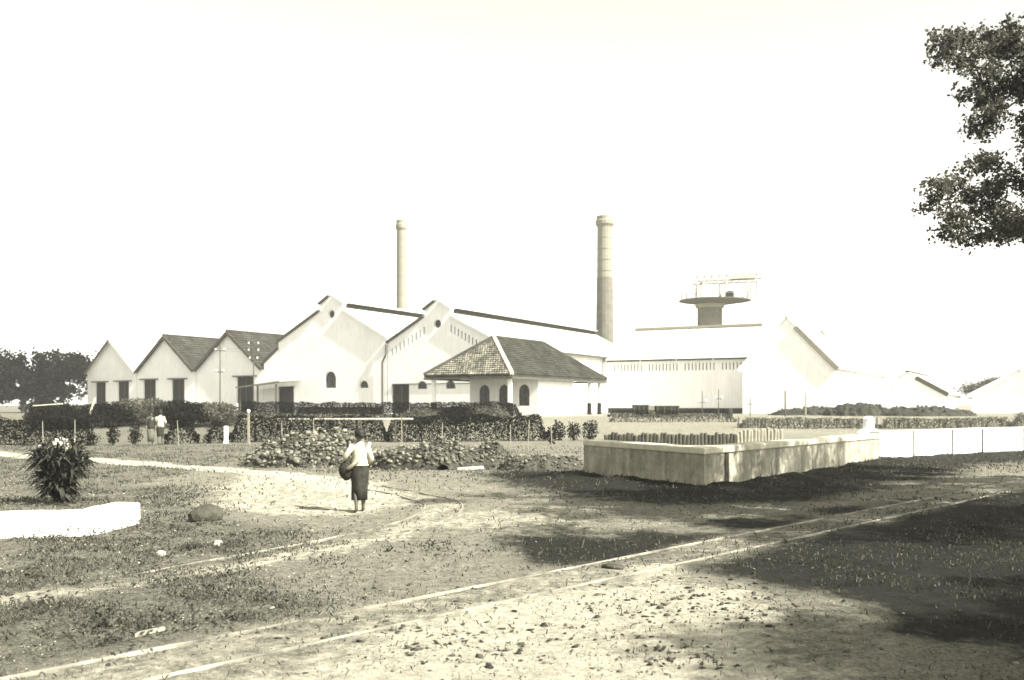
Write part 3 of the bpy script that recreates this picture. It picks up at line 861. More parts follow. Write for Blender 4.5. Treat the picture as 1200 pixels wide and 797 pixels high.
mb = MB(); ins = [Av.lerp(Cv, 0.06), Bv.lerp(Dv, 0.06), Cv.lerp(Av, 0.06), Dv.lerp(Bv, 0.06)]
mb.add([p + UP * 0.12 for p in ins], [(0, 1, 2, 3)]); mb.build('water_surface', 'water', basin)

mb = MB(); wall_run(mb, WHITE, -0.3, 0.96, 0.35)
ww = mb.build('whitewashed_wall', 'white', loc=(WHITE[0][0], WHITE[0][1], 0))
tag(ww, 'low whitewashed wall carrying on from the stained basin', 'wall')

# thin posts with wires in front of the white wall
wf = thing('wire_fence', (13.4, 32.0, 0.1), 'thin wire fence on slender posts before the white wall', 'fence')
fp = []
for px, py in ((856, 469), (880, 468), (899, 467), (925, 465), (955, 464), (990, 463)):
    x, y = G(px, py); z = tz(x, y)
    mb = MB(); mb.tube([(x, y, z - 0.1), (x, y, 1.0)], 0.028, 6); mb.build('post', 'iron', wf); fp.append(Vector((x, y, 0)))
for h in (0.5, 0.92):
    mb = MB(); mb.tube([p + UP * h for p in fp], 0.006, 4); mb.build('wire', 'iron', wf)

# small white figure-like bollard behind the basin end
x, y = 12.4, 34.4
mb = MB(); mb.lathe((x, y, 0), [(0.42, 0.0), (0.42, 0.85), (0.3, 0.95), (0.2, 1.0), (0.17, 1.3), (0.2, 1.34), (0.1, 1.42)], 14)
o = mb.build('bollard', 'white', loc=(x, y, 0)); tag(o, 'small white bollard with round head behind the basin end', 'bollard')

# ------------------------------------------------------------------ field railway
def rail_pair(name, left, right, label, fade=0):
    mid = left[len(left) // 2]
    t = thing(name, (mid[0], mid[1], tz(*mid)), label, 'railway track')
    for pts in (left, right):
        P3 = []
        for i in range(len(pts) - 1):
            a, b = Vector(pts[i]), Vector(pts[i + 1]); n = max(1, int((b - a).length / 0.5))
            for k in range(n): P3.append(a.lerp(b, k / n))
        P3.append(Vector(pts[-1]))
        zs = [tz(p.x, p.y) for p in P3]
        zs = [sum(zs[max(0, i - 2):i + 3]) / len(zs[max(0, i - 2):i + 3]) + 0.013 - (0.10 * max(0.0, 1 - i / fade) if fade else 0) for i in range(len(zs))]
        prof = [(-0.035, -0.05), (0.035, -0.05), (0.012, -0.035), (0.012, 0.0), (0.026, 0.006), (0.026, 0.025), (-0.026, 0.025), (-0.026, 0.006), (-0.012, 0.0), (-0.012, -0.035)]
        prof = [(-0.022, -0.09), (0.022, -0.09), (0.015, 0.0), (0.011, 0.008), (-0.011, 0.008), (-0.015, 0.0)]
        vs = []; fs = []; n = len(prof)
        for i, p in enumerate(P3):
            d = (P3[min(i + 1, len(P3) - 1)] - P3[max(i - 1, 0)]).normalized(); s_ = Vector((d.y, -d.x))
            for u, w in prof: vs.append((p.x + s_.x * u, p.y + s_.y * u, zs[i] + w))
        for i in range(len(P3) - 1):
            for k in range(n): fs.append((i * n + k, i * n + (k + 1) % n, (i + 1) * n + (k + 1) % n, (i + 1) * n + k))
        mb = MB(); mb.add(vs, fs); mb.build('rail', 'rail', t)
    return t

gauge = 0.72
ml = [tuple(np.array(MAIN_A) + MD * s_) for s_ in np.linspace(-9, 42, 60)]
mr = [tuple(np.array(MAIN_A) + MD * s_ + MN * gauge) for s_ in np.linspace(-9, 42, 60)]
main_t = rail_pair('field_railway', ml, mr, 'straight narrow gauge track running past the basin')
def smooth_line(pts, n=8):
    P = [Vector(p) for p in pts]; P = [2 * P[0] - P[1]] + P + [2 * P[-1] - P[-2]]; out = []
    for i in range(1, len(P) - 2):
        for k in range(n):
            t = k / n; a, b, c, d = P[i - 1], P[i], P[i + 1], P[i + 2]
            out.append(0.5 * ((2 * b) + (c - a) * t + (2 * a - 5 * b + 4 * c - d) * t * t + (3 * b - a - 3 * c + d) * t ** 3))
    out.append(P[-2]); return out
inner = smooth_line([G(*p) for p in ((200, 562), (330, 544), (430, 528), (486, 518), (520, 510.5), (543, 503), (549.5, 497.7), (545, 493.5), (529, 489.5), (505, 485.5))])
outer_ = []
for i, p in enumerate(inner):
    d = (inner[min(i + 1, len(inner) - 1)] - inner[max(i - 1, 0)]).normalized(); outer_.append(tuple(p + Vector((d.y, -d.x)) * 0.66))
curve_t = rail_pair('field_railway', [tuple(p) for p in inner], outer_, 'half buried curved track bending back round the dirt path', fade=14)

# ------------------------------------------------------------------ heaps of rubble and soil
def heap(name, pl_, pr, ybase, height, depth, label, cat, m, nst, stone=(0.06, 0.2), smat='stone', group=None, z0=None, seed=0, lumps=0.35):
    xa, Y = G(pl_, ybase) if z0 is None else ((pl_ - CX) / F * z0[1], z0[1])
    xb = G(pr, ybase)[0] if z0 is None else (pr - CX) / F * z0[1]
    cx = (xa + xb) / 2; rx = (xb - xa) / 2; cy = Y + depth / 2; gz = tz(cx, cy)
    t = thing(name, (cx, cy, gz), label, cat, group)
    n = 90; m_ = 44
    u = np.linspace(-1.05, 1.05, n); v = np.linspace(-1.05, 1.05, m_)
    UU, VV = np.meshgrid(u, v)
    x = cx + UU * rx; y = cy + VV * depth / 2
    def hh(x, y):
        r = np.sqrt(((x - cx) / rx) ** 2 + ((y - cy) / (depth / 2)) ** 2)
        r = r * (0.85 + 0.3 * fbm(x * 1.3 + seed, y * 1.3, 3, 33 + seed)); e = np.clip(1 - r ** 3.2, 0, 1) ** 0.75
        return height * e * (0.62 + 0.75 * (fbm(x * 0.8 + seed, y * 0.8, 2, 40 + seed) - 0.2) * lumps * 2 + 0.75 * (fbm(x * 2.8, y * 2.8, 4, 50 + seed) - 0.5)) - 0.06 * (e <= 0)
    zz = terrain(x, y) + hh(x, y) - 0.03
    V = np.stack([x.ravel(), y.ravel(), zz.ravel()], 1)
    ii = (np.arange(m_ - 1)[:, None] * n + np.arange(n - 1)[None, :]).ravel()
    o = np_mesh('mound', V, np.stack([ii, ii + 1, ii + 1 + n, ii + n], 1), m, t)
    if nst:
        rng = np.random.default_rng(100 + seed)
        a = rng.uniform(0, 2 * np.pi, nst); r = np.sqrt(rng.uniform(0, 1.12, nst))
        sx = cx + np.cos(a) * r * rx; sy = cy + np.sin(a) * r * depth / 2
        sz = terrain(sx, sy) + np.maximum(hh(sx, sy), 0)
        stones(rng, np.stack([sx, sy, sz], 1), stone[0], stone[1], 'stone', smat, t, 0.7, 1.0)
    return t

OCT = np.array([[1, 0, 0], [0, 1, 0], [-1, 0, 0], [0, -1, 0], [0, 0, 1], [0, 0, -1], [.6, .6, .5], [-.6, .6, .5], [-.6, -.6, .5], [.6, -.6, .5]], float)
OF = np.array([[0, 6, 9], [1, 7, 6], [2, 8, 7], [3, 9, 8], [6, 7, 4], [7, 8, 4], [8, 9, 4], [9, 6, 4], [0, 1, 6], [1, 2, 7], [2, 3, 8], [3, 0, 9], [1, 0, 5], [2, 1, 5], [3, 2, 5], [0, 3, 5]])
def stones(rng, pts, smin, smax, name, m, parent, flatten=0.7, tilt=0.7):
    n = len(pts)
    s = smin + (smax - smin) * rng.uniform(0, 1, n) ** 3.0
    sc = s[:, None] * rng.uniform(0.6, 1.25, (n, 3)); sc[:, 2] *= flatten
    jit = rng.uniform(0.5, 1.35, (n, 10, 1))
    v = OCT[None] * jit * sc[:, None, :] * 0.5
    a = rng.uniform(0, 2 * np.pi, n); ca_, sa = np.cos(a)[:, None], np.sin(a)[:, None]
    tl = rng.uniform(-tilt, tilt, n)[:, None]
    y2 = v[..., 1] * np.cos(tl) - v[..., 2] * np.sin(tl); z2 = v[..., 1] * np.sin(tl) + v[..., 2] * np.cos(tl)
    v = np.stack([v[..., 0], y2, z2], -1)
    v = np.stack([v[..., 0] * ca_ - v[..., 1] * sa, v[..., 0] * sa + v[..., 1] * ca_, v[..., 2]], -1) + pts[:, None, :]
    f = (OF[None] + np.arange(n)[:, None, None] * 10).reshape(-1, 3)
    o = np_mesh(name, v.reshape(-1, 3), f, m, parent)
    o['kind'] = 'stuff'
    return o

heap('rubble_heap', 428, 520, 472.5, 1.0, 2.8, 'long heap of broken stone behind the standing person', 'rubble heap', 'soil', 4200, (0.025, 0.26), seed=1)
heap('soil_heap', 508, 612, 474.5, 0.98, 2.4, 'dark earth heap with scattered stones beside the broken stone', 'soil heap', 'soil', 2600, (0.02, 0.19), seed=2)
heap('soil_heap', 592, 652, 475.5, 0.55, 1.8, 'low earth heap against the basin corner', 'soil heap', 'soil', 500, (0.03, 0.16), seed=3)
for i, (a, b, Y, h, lb) in enumerate(((772, 826, 88, 0.8, 'long dark cinder heap in front of the gabled workshop'), (806, 852, 84, 1.15, 'tallest dark cinder heap before the low sheds'), (838, 905, 82, 0.85, 'flat dark cinder heap running towards the far trees'))):
    heap('cinder_heap', a, b, 0, h, 6, lb, 'cinder heap', 'coal', 250, (0.1, 0.4), group='cinder heaps by the factory', z0=(0, Y), seed=4 + i, smat='soil')
# white sheet of debris in front of the earth heap
x, y = G(578, 474.5); mb = MB(); mb.box((x, y, tz(x, y) + 0.05), (0.75, 0.3, 0.05), (Vector((0.98, 0.1, 0.05)), Vector((-0.1, 0.98, 0.1)), Vector((-0.04, -0.1, 0.99))))
o = mb.build('broken_slab', 'coping', loc=(x, y, 0), bevel=0.01); tag(o, 'pale broken slab lying before the dark earth heap', 'slab')
o.location.z = 0

# ------------------------------------------------------------------ whitewashed kerb wall, boulder, loose stones
k0 = G(345, 515.3); k1 = G(371.5, 508)
kp = [G(220, 519.5), G(305, 516.5), k0, k1]
mb = MB(); wall_run(mb, kp, -0.1, 0.33, 0.42)
o = mb.build('kerb_wall', 'kerb', loc=(k0[0], k0[1], 0), bevel=0.035)
bm = bmesh.new(); bm.from_mesh(o.data); bmesh.ops.subdivide_edges(bm, edges=bm.edges[:], cuts=9, use_grid_fill=True)
for v in bm.verts:
    f = float(fbm(v.co.x * 3.1, v.co.y * 3.1 + v.co.z * 3, 3, 140)) - 0.5
    v.co += Vector((0.5 * f, 0.7 * f, f)) * 0.028
bm.to_mesh(o.data); bm.free(); tag(o, 'low whitewashed kerb wall with bevelled end in the grass', 'kerb wall')

def rock(px, py, w, h, d, label, m='boulder', name='boulder', seed=0):
    x, y = G(px, py); z = tz(x, y); y += d / 2
    bm = bmesh.new(); bmesh.ops.create_icosphere(bm, subdivisions=3, radius=1.0)
    for v in bm.verts:
        c = v.co.copy(); f = 0.8 + 0.4 * float(fbm(c.x * 1.3 + seed * 9 + c.z, c.y * 1.3 + c.z * 0.7, 3, 70 + seed))
        v.co = Vector((c.x * w / 2 * f, c.y * d / 2 * f, (c.z * 0.75 + 0.3) * h * 0.8 * f))
    me = bpy.data.meshes.new(name); bm.to_mesh(me); bm.free(); me.materials.append(M[m])
    o = bpy.data.objects.new(name, me); COL.objects.link(o); o.location = (x, y, z); o.rotation_euler.z = seed
    return tag(o, label, 'rock')
rock(410, 507.5, 0.58, 0.30, 0.42, 'rounded boulder lying in the grass beside the path', seed=1)
rock(418.5, 521, 0.16, 0.10, 0.14, 'small white stone in the grass below the boulder', 'coping', 'stone', seed=2)
rock(383, 527, 0.12, 0.07, 0.1, 'small pale stone in the grass between kerb and curved track', 'coping', 'stone', seed=3)
rock(668, 537, 0.26, 0.07, 0.14, 'flat dark stone lying between the rails', 'soil', 'stone', seed=6)

# plank lying in the grass
a = G(367, 579); b = G(386, 575.5)
mb = MB(); mb.beam((*a, tz(*a) + 0.015), (*b, tz(*b) + 0.025), 0.03, 0.03); o = mb.build('wood_stick', 'pale_timber', loc=(*a, 0)); tag(o, 'short pale stick lying in the grass by the rails', 'stick')

# ------------------------------------------------------------------ trees
def tree(name, loc, trunk_h, centre, radii, nclump, nleaf, leaf, label, cat='tree', group=None, m='leaf', trunk_r=0.3, clump_r=0.7, seed=1, droop=0.35, shell=0.35, extra=None):
    rng = np.random.default_rng(seed)
    loc = Vector(loc); t = thing(name, loc, label, cat, group)
    cen = np.array(centre, float); rad = np.array(radii, float)
    d = rng.normal(size=(nclump, 3)); d /= np.linalg.norm(d, axis=1)[:, None]
    r = rng.uniform(shell, 1.0, nclump) ** 0.6
    lump = 0.72 + 0.5 * rng.uniform(0, 1, nclump)
    C = cen + d * r[:, None] * rad * lump[:, None]
    if extra: C = np.concatenate([C, np.array(extra)]); 
    top = np.array(loc) + np.array([0, 0, trunk_h])
    order = np.argsort(np.linalg.norm(C - top, axis=1))
    nodes = [np.array(loc), top, top * 0.4 + cen * 0.6]; par = [-1, 0, 1]
    for i in order:
        p = C[i]; arr = np.array(nodes[1:]); dd = np.linalg.norm(arr - p, axis=1) + 0.35 * np.linalg.norm(arr - top, axis=1) * 0.3
        j = int(np.argmin(dd)) + 1
        mid = (nodes[j] * 0.45 + p * 0.55) + rng.normal(size=3) * 0.12 * np.linalg.norm(p - nodes[j]); mid[2] -= 0.04 * np.linalg.norm(p - nodes[j])
        nodes.append(mid); par.append(j); nodes.append(p); par.append(len(nodes) - 2)
    w = np.ones(len(nodes))
    for i in range(len(nodes) - 1, 0, -1):
        w[par[i]] += w[i]
    rr = trunk_r * np.sqrt(w / w[0]) ** 1.05
    if extra:
        for q_ in range(2, len(nodes)):
            if nodes[q_][0] < 12.4: rr[q_] = min(rr[q_], 0.022)
    tm = MB()
    a, b = Vector(nodes[0]), Vector(nodes[1]); bend = Vector((rng.uniform(-1, 1), rng.uniform(-1, 1), 0)) * trunk_h * 0.04
    tm.tube([a - UP * 0.3, a + UP * 0.1, a.lerp(b, 0.35) + bend, a.lerp(b, 0.7) + bend * 0.6, b], [trunk_r * 1.7, trunk_r * 1.25, trunk_r, trunk_r * 0.92, trunk_r * 0.85], 10)
    tm.build('trunk', 'bark', t, smooth=True)
    lm = MB()
    for i in range(2, len(nodes)):
        j = par[i]
        lm.tube([nodes[j], nodes[i]], [max(min(rr[i] * 1.1, rr[j]), 0.012), max(rr[i] * 0.8, 0.008)], 5, cap=False)
    lm.build('limb', 'bark', t, smooth=True)
    k = nleaf // nclump; per = 9
    tw0 = []; tw1 = []
    for ci, c in enumerate(C):
        nt = max(3, k // per if ci < nclump else k // per // 2); R0 = clump_r * 1.9 * (rng.uniform(0.6, 1.15) if ci < nclump else rng.uniform(0.34, 0.62))
        dv = rng.normal(size=(nt, 3)); dv /= np.linalg.norm(dv, axis=1)[:, None]
        ln = R0 * rng.uniform(0.35, 1.0, (nt, 1)) ** 0.7 * np.array([1, 1, 0.66])
        tw0.append(np.repeat(c[None], nt, 0) + dv * ln * 0.15); tw1.append(c + dv * ln + np.array([0, 0, -0.08]) * R0)
    tw0 = np.concatenate(tw0); tw1 = np.concatenate(tw1); nt = len(tw0)
    fr = rng.uniform(0.35, 1.05, (nt, per, 1)); off = rng.normal(size=(nt, per, 3)) * leaf * 0.55
    pts = (tw0[:, None] * (1 - fr) + tw1[:, None] * fr + off).reshape(-1, 3)
    V, Fc = leaf_cloud(pts, leaf, droop, 0.55, 0.2, rng)
    if leaf < 0.2:
        ax = np.cross(tw1 - tw0, np.array([0.3, 0.5, 0.8])); ax /= np.linalg.norm(ax, axis=1)[:, None] + 1e-9; ay = np.cross(tw1 - tw0, ax); ay /= np.linalg.norm(ay, axis=1)[:, None] + 1e-9
        w_ = 0.006
        tv = np.stack([tw0 + ax * w_, tw0 - ax * w_ * 0.5 + ay * w_ * 0.87, tw0 - ax * w_ * 0.5 - ay * w_ * 0.87, tw1], 1).reshape(-1, 3)
        b4 = np.arange(nt)[:, None] * 4
        tf = np.concatenate([b4 + np.array([[0, 1, 3]]), b4 + np.array([[1, 2, 3]]), b4 + np.array([[2, 0, 3]])])
        o = np_mesh('twig', tv, tf, 'bark', t); o['kind'] = 'stuff'
    np_mesh('crown', V, Fc, m, t)
    return t

# shade trees on the right, their crowns reach over the yard
def SP(px, py, Y): return ((px - CX) / F * Y, Y, CAM_H + (HY - py) / F * Y)
edge = [(872, 205, 19.5), (880, 203, 20), (890, 206, 20.5), (901, 203, 20.5), (876, 214, 20), (888, 217, 20), (899, 222, 19.6), (893, 236, 20), (902, 243, 20.4), (900, 256, 20), (897, 261, 20), (904, 280, 20), (895, 284, 19.8), (880, 295, 19.6), (871, 296, 19.2), (890, 303, 20.2), (872, 308, 19.4), (881, 315, 19.6), (878, 324, 19.6), (890, 326, 20), (899, 314, 20.3), (904, 300, 20.3), (902, 327, 20.2)]
er = random.Random(4)
edge += [(er.uniform(905, 948), er.choice((er.uniform(198, 250), er.uniform(288, 330))), er.uniform(19.6, 21)) for _ in range(40)]
edge += [(er.uniform(926, 948), er.uniform(250, 288), er.uniform(19.6, 21)) for _ in range(8)]
tree('shade_tree', (18.0, 18.4, tz(18.0, 18.4)), 4.0, (16.4, 18.2, 8.8), (5.0, 5.2, 3.8), 130, 84000, 0.09, 'broad shade tree standing by the white wall', group='shade trees beside the yard', trunk_r=0.34, clump_r=0.5, seed=11, extra=[SP(*p) for p in edge])
tree('shade_tree', (15.0, 12.2, tz(15.0, 12.2)), 3.8, (12.6, 12.2, 8.9), (4.6, 4.4, 3.2), 120, 64000, 0.125, 'shade tree standing between two others beside the yard', group='shade trees beside the yard', trunk_r=0.3, clump_r=0.55, seed=12)
tree('shade_tree', (14.8, 1.6, tz(14.8, 1.6)), 3.6, (12.3, 2.0, 7.8), (3.6, 2.4, 2.6), 95, 44000, 0.125, 'shade tree over the sandy end of the yard', group='shade trees beside the yard', trunk_r=0.28, clump_r=0.5, seed=13)

# trees beyond the sheds, left
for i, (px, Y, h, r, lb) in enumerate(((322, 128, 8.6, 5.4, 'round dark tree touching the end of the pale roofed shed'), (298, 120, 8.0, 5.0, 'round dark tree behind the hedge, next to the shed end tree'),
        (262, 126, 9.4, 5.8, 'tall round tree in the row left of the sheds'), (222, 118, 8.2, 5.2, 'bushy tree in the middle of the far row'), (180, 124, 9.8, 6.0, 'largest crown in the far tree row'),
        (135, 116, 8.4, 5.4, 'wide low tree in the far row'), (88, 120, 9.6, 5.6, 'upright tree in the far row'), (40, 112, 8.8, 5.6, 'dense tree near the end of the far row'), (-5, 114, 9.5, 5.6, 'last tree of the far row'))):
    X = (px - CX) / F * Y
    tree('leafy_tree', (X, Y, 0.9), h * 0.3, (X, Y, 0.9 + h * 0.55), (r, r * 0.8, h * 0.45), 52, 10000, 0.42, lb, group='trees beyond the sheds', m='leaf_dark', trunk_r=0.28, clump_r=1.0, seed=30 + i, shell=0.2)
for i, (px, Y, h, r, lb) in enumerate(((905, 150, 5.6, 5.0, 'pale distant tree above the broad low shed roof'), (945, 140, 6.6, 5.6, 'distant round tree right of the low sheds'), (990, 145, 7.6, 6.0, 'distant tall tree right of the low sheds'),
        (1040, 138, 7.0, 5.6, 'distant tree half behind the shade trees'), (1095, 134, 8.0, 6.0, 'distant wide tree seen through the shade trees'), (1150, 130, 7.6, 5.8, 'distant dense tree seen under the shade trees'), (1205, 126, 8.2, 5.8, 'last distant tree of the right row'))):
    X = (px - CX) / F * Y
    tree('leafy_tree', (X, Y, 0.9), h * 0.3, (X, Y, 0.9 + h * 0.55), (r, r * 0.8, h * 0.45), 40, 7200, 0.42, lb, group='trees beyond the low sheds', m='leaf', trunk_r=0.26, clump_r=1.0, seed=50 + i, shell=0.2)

# ------------------------------------------------------------------ hedges and shrubs
def hedge(p0, p1, h, w, label, dens=1100, leaf=0.095, m='leaf_dark', name='hedge', group='hedges along the factory fence', seed=0, cat='hedge'):
    rng = np.random.default_rng(200 + seed)
    p0 = np.array(p0, float); p1 = np.array(p1, float); d = p1 - p0; L = np.linalg.norm(d); d /= L; n_ = np.array([-d[1], d[0]])
    n = int(L * h * w * dens)
    s = rng.uniform(0, L, n); top = h * (0.78 + 0.4 * fbm(s * 1.1 + seed * 7, s * 0 + seed, 4, 60)); v = rng.uniform(0, 1, n) ** 0.75
    o_ = rng.normal(size=n) * w * 0.28
    endf = np.clip(np.minimum(s, L - s) / 0.4, 0.35, 1)
    x = p0[0] + d[0] * s + n_[0] * o_; y = p0[1] + d[1] * s + n_[1] * o_
    z = terrain(x, y) + v * top * endf + 0.02
    base = (*((p0 + p1) / 2), tz(*((p0 + p1) / 2)))
    t = thing(name, base, label, cat, group)
    V, Fc = leaf_cloud(np.stack([x, y, z], 1), leaf, -0.1, 0.6, 0, rng)
    np_mesh('foliage', V, Fc, m, t)
    sm = MB()
    for k in range(max(2, int(L / 0.7))):
        q = p0 + d * (k + 0.5) * L / max(2, int(L / 0.7)); zz = tz(*q)
        sm.tube([(q[0], q[1], zz - 0.05), (q[0] + rng.uniform(-.1, .1), q[1] + rng.uniform(-.1, .1), zz + h * 0.75)], [0.03, 0.012], 5)
    sm.build('stem', 'bark', t)['kind'] = 'stuff'
    return t

def shrub(px, py, w, h, label, Y=None, leaf=0.12, dens=520, m='leaf_dark', name='shrub', group='shrubs along the fence', seed=0, z=None):
    if Y is None: x, y = G(px, py)
    else: x, y = (px - CX) / F * Y, Y
    rng = np.random.default_rng(300 + seed); gz = tz(x, y)
    n = int(w * w * h * dens * 0.5) + 150
    d = rng.normal(size=(n, 3)); d /= np.linalg.norm(d, axis=1)[:, None]; r = rng.uniform(0.15, 1, n) ** 0.5
    lob = 0.75 + 0.5 * fbm(d[:, 0] * 1.7 + seed * 3, d[:, 1] * 1.7 + d[:, 2], 2, 80 + seed)
    P = d * (r * lob)[:, None] * np.array([w / 2, w / 2, h / 2]) + np.array([x, y, gz + h * 0.48]); P[:, 2] = np.maximum(P[:, 2], gz + 0.03)
    t = thing(name, (x, y, gz), label, 'shrub', group)
    V, Fc = leaf_cloud(P, leaf, 0.0, 0.6, 0, rng); np_mesh('foliage', V, Fc, m, t)
    sm = MB()
    for k in range(5):
        a = k * 1.257 + seed; sm.tube([(x, y, gz - 0.05), (x + math.cos(a) * w * 0.12, y + math.sin(a) * w * 0.12, gz + h * 0.4), (x + math.cos(a) * w * 0.26, y + math.sin(a) * w * 0.26, gz + h * 0.75)], [0.035, 0.025, 0.01], 5)
    sm.build('stem', 'bark', t)
    return t

HB = 459.0
def HG(px, py=HB): return G(px, py)
hedge(HG(60, 459), HG(200, 459), 1.15, 1.0, 'dark hedge at the foot of the far tree row', seed=1)
hedge(HG(205, 459), HG(343, 459), 1.2, 1.0, 'dark clipped hedge ending at two separate shrubs', seed=2)
hedge(HG(386, 458.3), HG(408, 458.0), 1.25, 0.9, 'short dark hedge block beside the two standing people', seed=3)
hedge(HG(412, 458.0), HG(426, 457.6), 1.1, 0.8, 'narrow dark hedge block at the stout white post', seed=36)
hedge(HG(427, 457.4), HG(527, 456.8), 1.3, 1.0, 'dark hedge behind the broken stone heap', seed=4)
hedge(HG(524, 456.9), HG(626, 456.4), 1.28, 1.1, 'dark hedge in front of the tiled pavilion', seed=5)
for i, (px, w, h, lb) in enumerate(((354, 0.62, 0.95, 'single dark shrub next to the long clipped hedge'), (367.5, 0.66, 1.0, 'single dark shrub next to the two people'), (628.8, 0.5, 0.9, 'narrow dark shrub at the end of the pavilion hedge'))):
    shrub(px, 458.5, w, h, lb, seed=i + 1)
for i, (px, w_, h_, lb) in enumerate(((633.5, 0.78, 1.08, 'taller loose shrub between two pale posts'), (642.5, 0.8, 1.02, 'bushy loose shrub in the middle of three'), (653, 0.95, 1.1, 'widest loose shrub against the basin corner'))):
    shrub(px, 456.4, w_, h_, lb, seed=10 + i, group='loose shrubs towards the basin')
hedge(HG(664, 449), HG(742, 449), 0.55, 0.6, 'low dark hedge behind the basin stakes', seed=31)
hedge(HG(300, 451), HG(430, 451), 1.05, 1.0, 'long dark hedge behind the two standing people', seed=32)
hedge(HG(432, 450), HG(610, 450), 1.1, 1.0, 'long dark hedge at the foot of the bushes before the halls', seed=33)
for i, (px, Y, w, h, lb) in enumerate(((350, 60, 3.6, 1.5, 'broad bush below the pale roofed shed'), (374, 62, 4.2, 1.75, 'broad bush below the two-door tiled shed'), (398, 60, 3.6, 1.65, 'broad bush in the middle of the bush row'), (420, 61, 3.4, 1.5, 'broad bush at the foot of a telegraph pole'), (322, 58, 4.0, 1.4, 'broad low bush behind the long clipped hedge'), (590, 64, 2.4, 1.0, 'bush before the pavilion verandah'), (570, 62, 2.6, 1.2, 'bush at the pavilion corner post'), (548, 63, 2.6, 1.05, 'bush before the hall door'))):
    shrub(px, 0, w, h, lb, Y=Y, leaf=0.16, dens=300, seed=20 + i, group='bushes before the factory', m='leaf' if i % 2 else 'leaf_dark')
hedge(((745 - CX) / F * 60, 59.4), ((830 - CX) / F * 60, 59.4), 0.62, 0.8, 'low hedge with pale pickets before the cinder heaps', seed=6, m='leaf', group='low hedges by the field')
hedge(((832 - CX) / F * 60, 59.4), ((915 - CX) / F * 60, 59.4), 0.62, 0.8, 'low hedge with pale pickets towards the far trees', seed=7, m='leaf', group='low hedges by the field')
hedge(((917 - CX) / F * 60, 60), ((1010 - CX) / F * 60, 60), 0.8, 0.9, 'low hedge end behind the white wall', seed=8, m='leaf', group='low hedges by the field')
hedge(((665 - CX) / F * 64, 64), ((745 - CX) / F * 64, 64), 0.5, 0.7, 'low scrubby hedge before the small wagons', seed=9, m='leaf', group='low hedges by the field')
# picket fence along the low hedge
pf = thing('picket_fence', ((823 - CX) / F * 59.3, 59.3, 0.5), 'pale picket fence with one long rail along the field', 'fence')
for i in range(60):
    x = ((746 + i * 2.8) - CX) / F * 59.3; z = tz(x, 59.3)
    mb = MB(); hp = random.uniform(0.45, 0.72); mb.box((x, 59.3, z + hp / 2), (0.08, 0.05, hp)); mb.build('picket', 'timber' if random.random() < 0.5 else 'pale_timber', pf)
x0, x1 = (744 - CX) / F * 59.3, (914 - CX) / F * 59.3
mb = MB(); mb.beam((x0, 59.36, tz(x0, 59.3) + 0.66), (x1, 59.36, tz(x1, 59.3) + 0.66), 0.05, 0.07); mb.build('fence_rail', 'pale_timber', pf)

# palisade of pale stakes behind the basin
ps = thing('stake_palisade', ((720 - CX) / F * 45, 45, 0), 'low ribbed palisade of pale stakes behind the basin', 'palisade')
stake = MB(); stake.tube([(0, 0, -0.1), (0, 0, 0.56), (0, 0, 0.6)], [0.09, 0.088, 0.05], 7)
first = None
for i in range(50):
    px = 664 + i * 2.28; bow = 0.9 * ((i - 25) / 25.0) ** 2
    x = (px - CX) / F * 45; y = 45 + bow; z = tz(x, y)
    if first is None:
        first = stake.build('stake', 'pale_timber', ps, loc=(0, 0, 0)); o = first
    else:
        o = first.copy(); COL.objects.link(o); o.parent = ps; o.material_slots[0].link = 'DATA'
    if i < 36: o.material_slots[0].link = 'OBJECT'; o.material_slots[0].material = M['timber'] if random.random() < 0.6 else M['boulder']
    o.location = Vector((x, y, z)) - ORG[ps]; o.scale = (1, 1, random.uniform(0.75, 1.0) * (1.3 if i > 36 else 1.0)); o.rotation_euler = (random.uniform(-.05, .05), random.uniform(-.05, .05), i)
a = (432 - CX) / F * 48.2; b = (542 - CX) / F * 48.2
mb = MB(); mb.tube([(a, 48.2, 1.12), ((a + b) / 2, 48.2, 1.13), (b, 48.2, 1.14)], 0.045, 6)
t = thing('water_pipe', (a, 48.2, 0.05), 'long pale pipe running level above the dark hedge', 'pipe')
mb.build('tube', 'coping', t)
for k in range(5):
    xx = a + (b - a) * (k + 0.5) / 5; mb = MB(); mb.box((xx, 48.2, 0.5), (0.08, 0.08, 1.1)); mb.build('support', 'timber', t)
for px, Y, z_, L, ang, lb in ((313, 57.6, 1.84, 1.7, 0.07, 'pale plank lying on top of the broad low bush'), (341, 58.5, 1.75, 1.0, 1.25, 'pale plank leaning steeply in the broad bush')):
    x = (px - CX) / F * Y; mb = MB(); c = Vector((x, Y, z_)); d = Vector((math.cos(ang), 0, math.sin(ang)))
    mb.beam(c - d * L / 2, c + d * L / 2, 0.16, 0.06); o = mb.build('plank', 'coping', loc=c); tag(o, lb, 'plank')
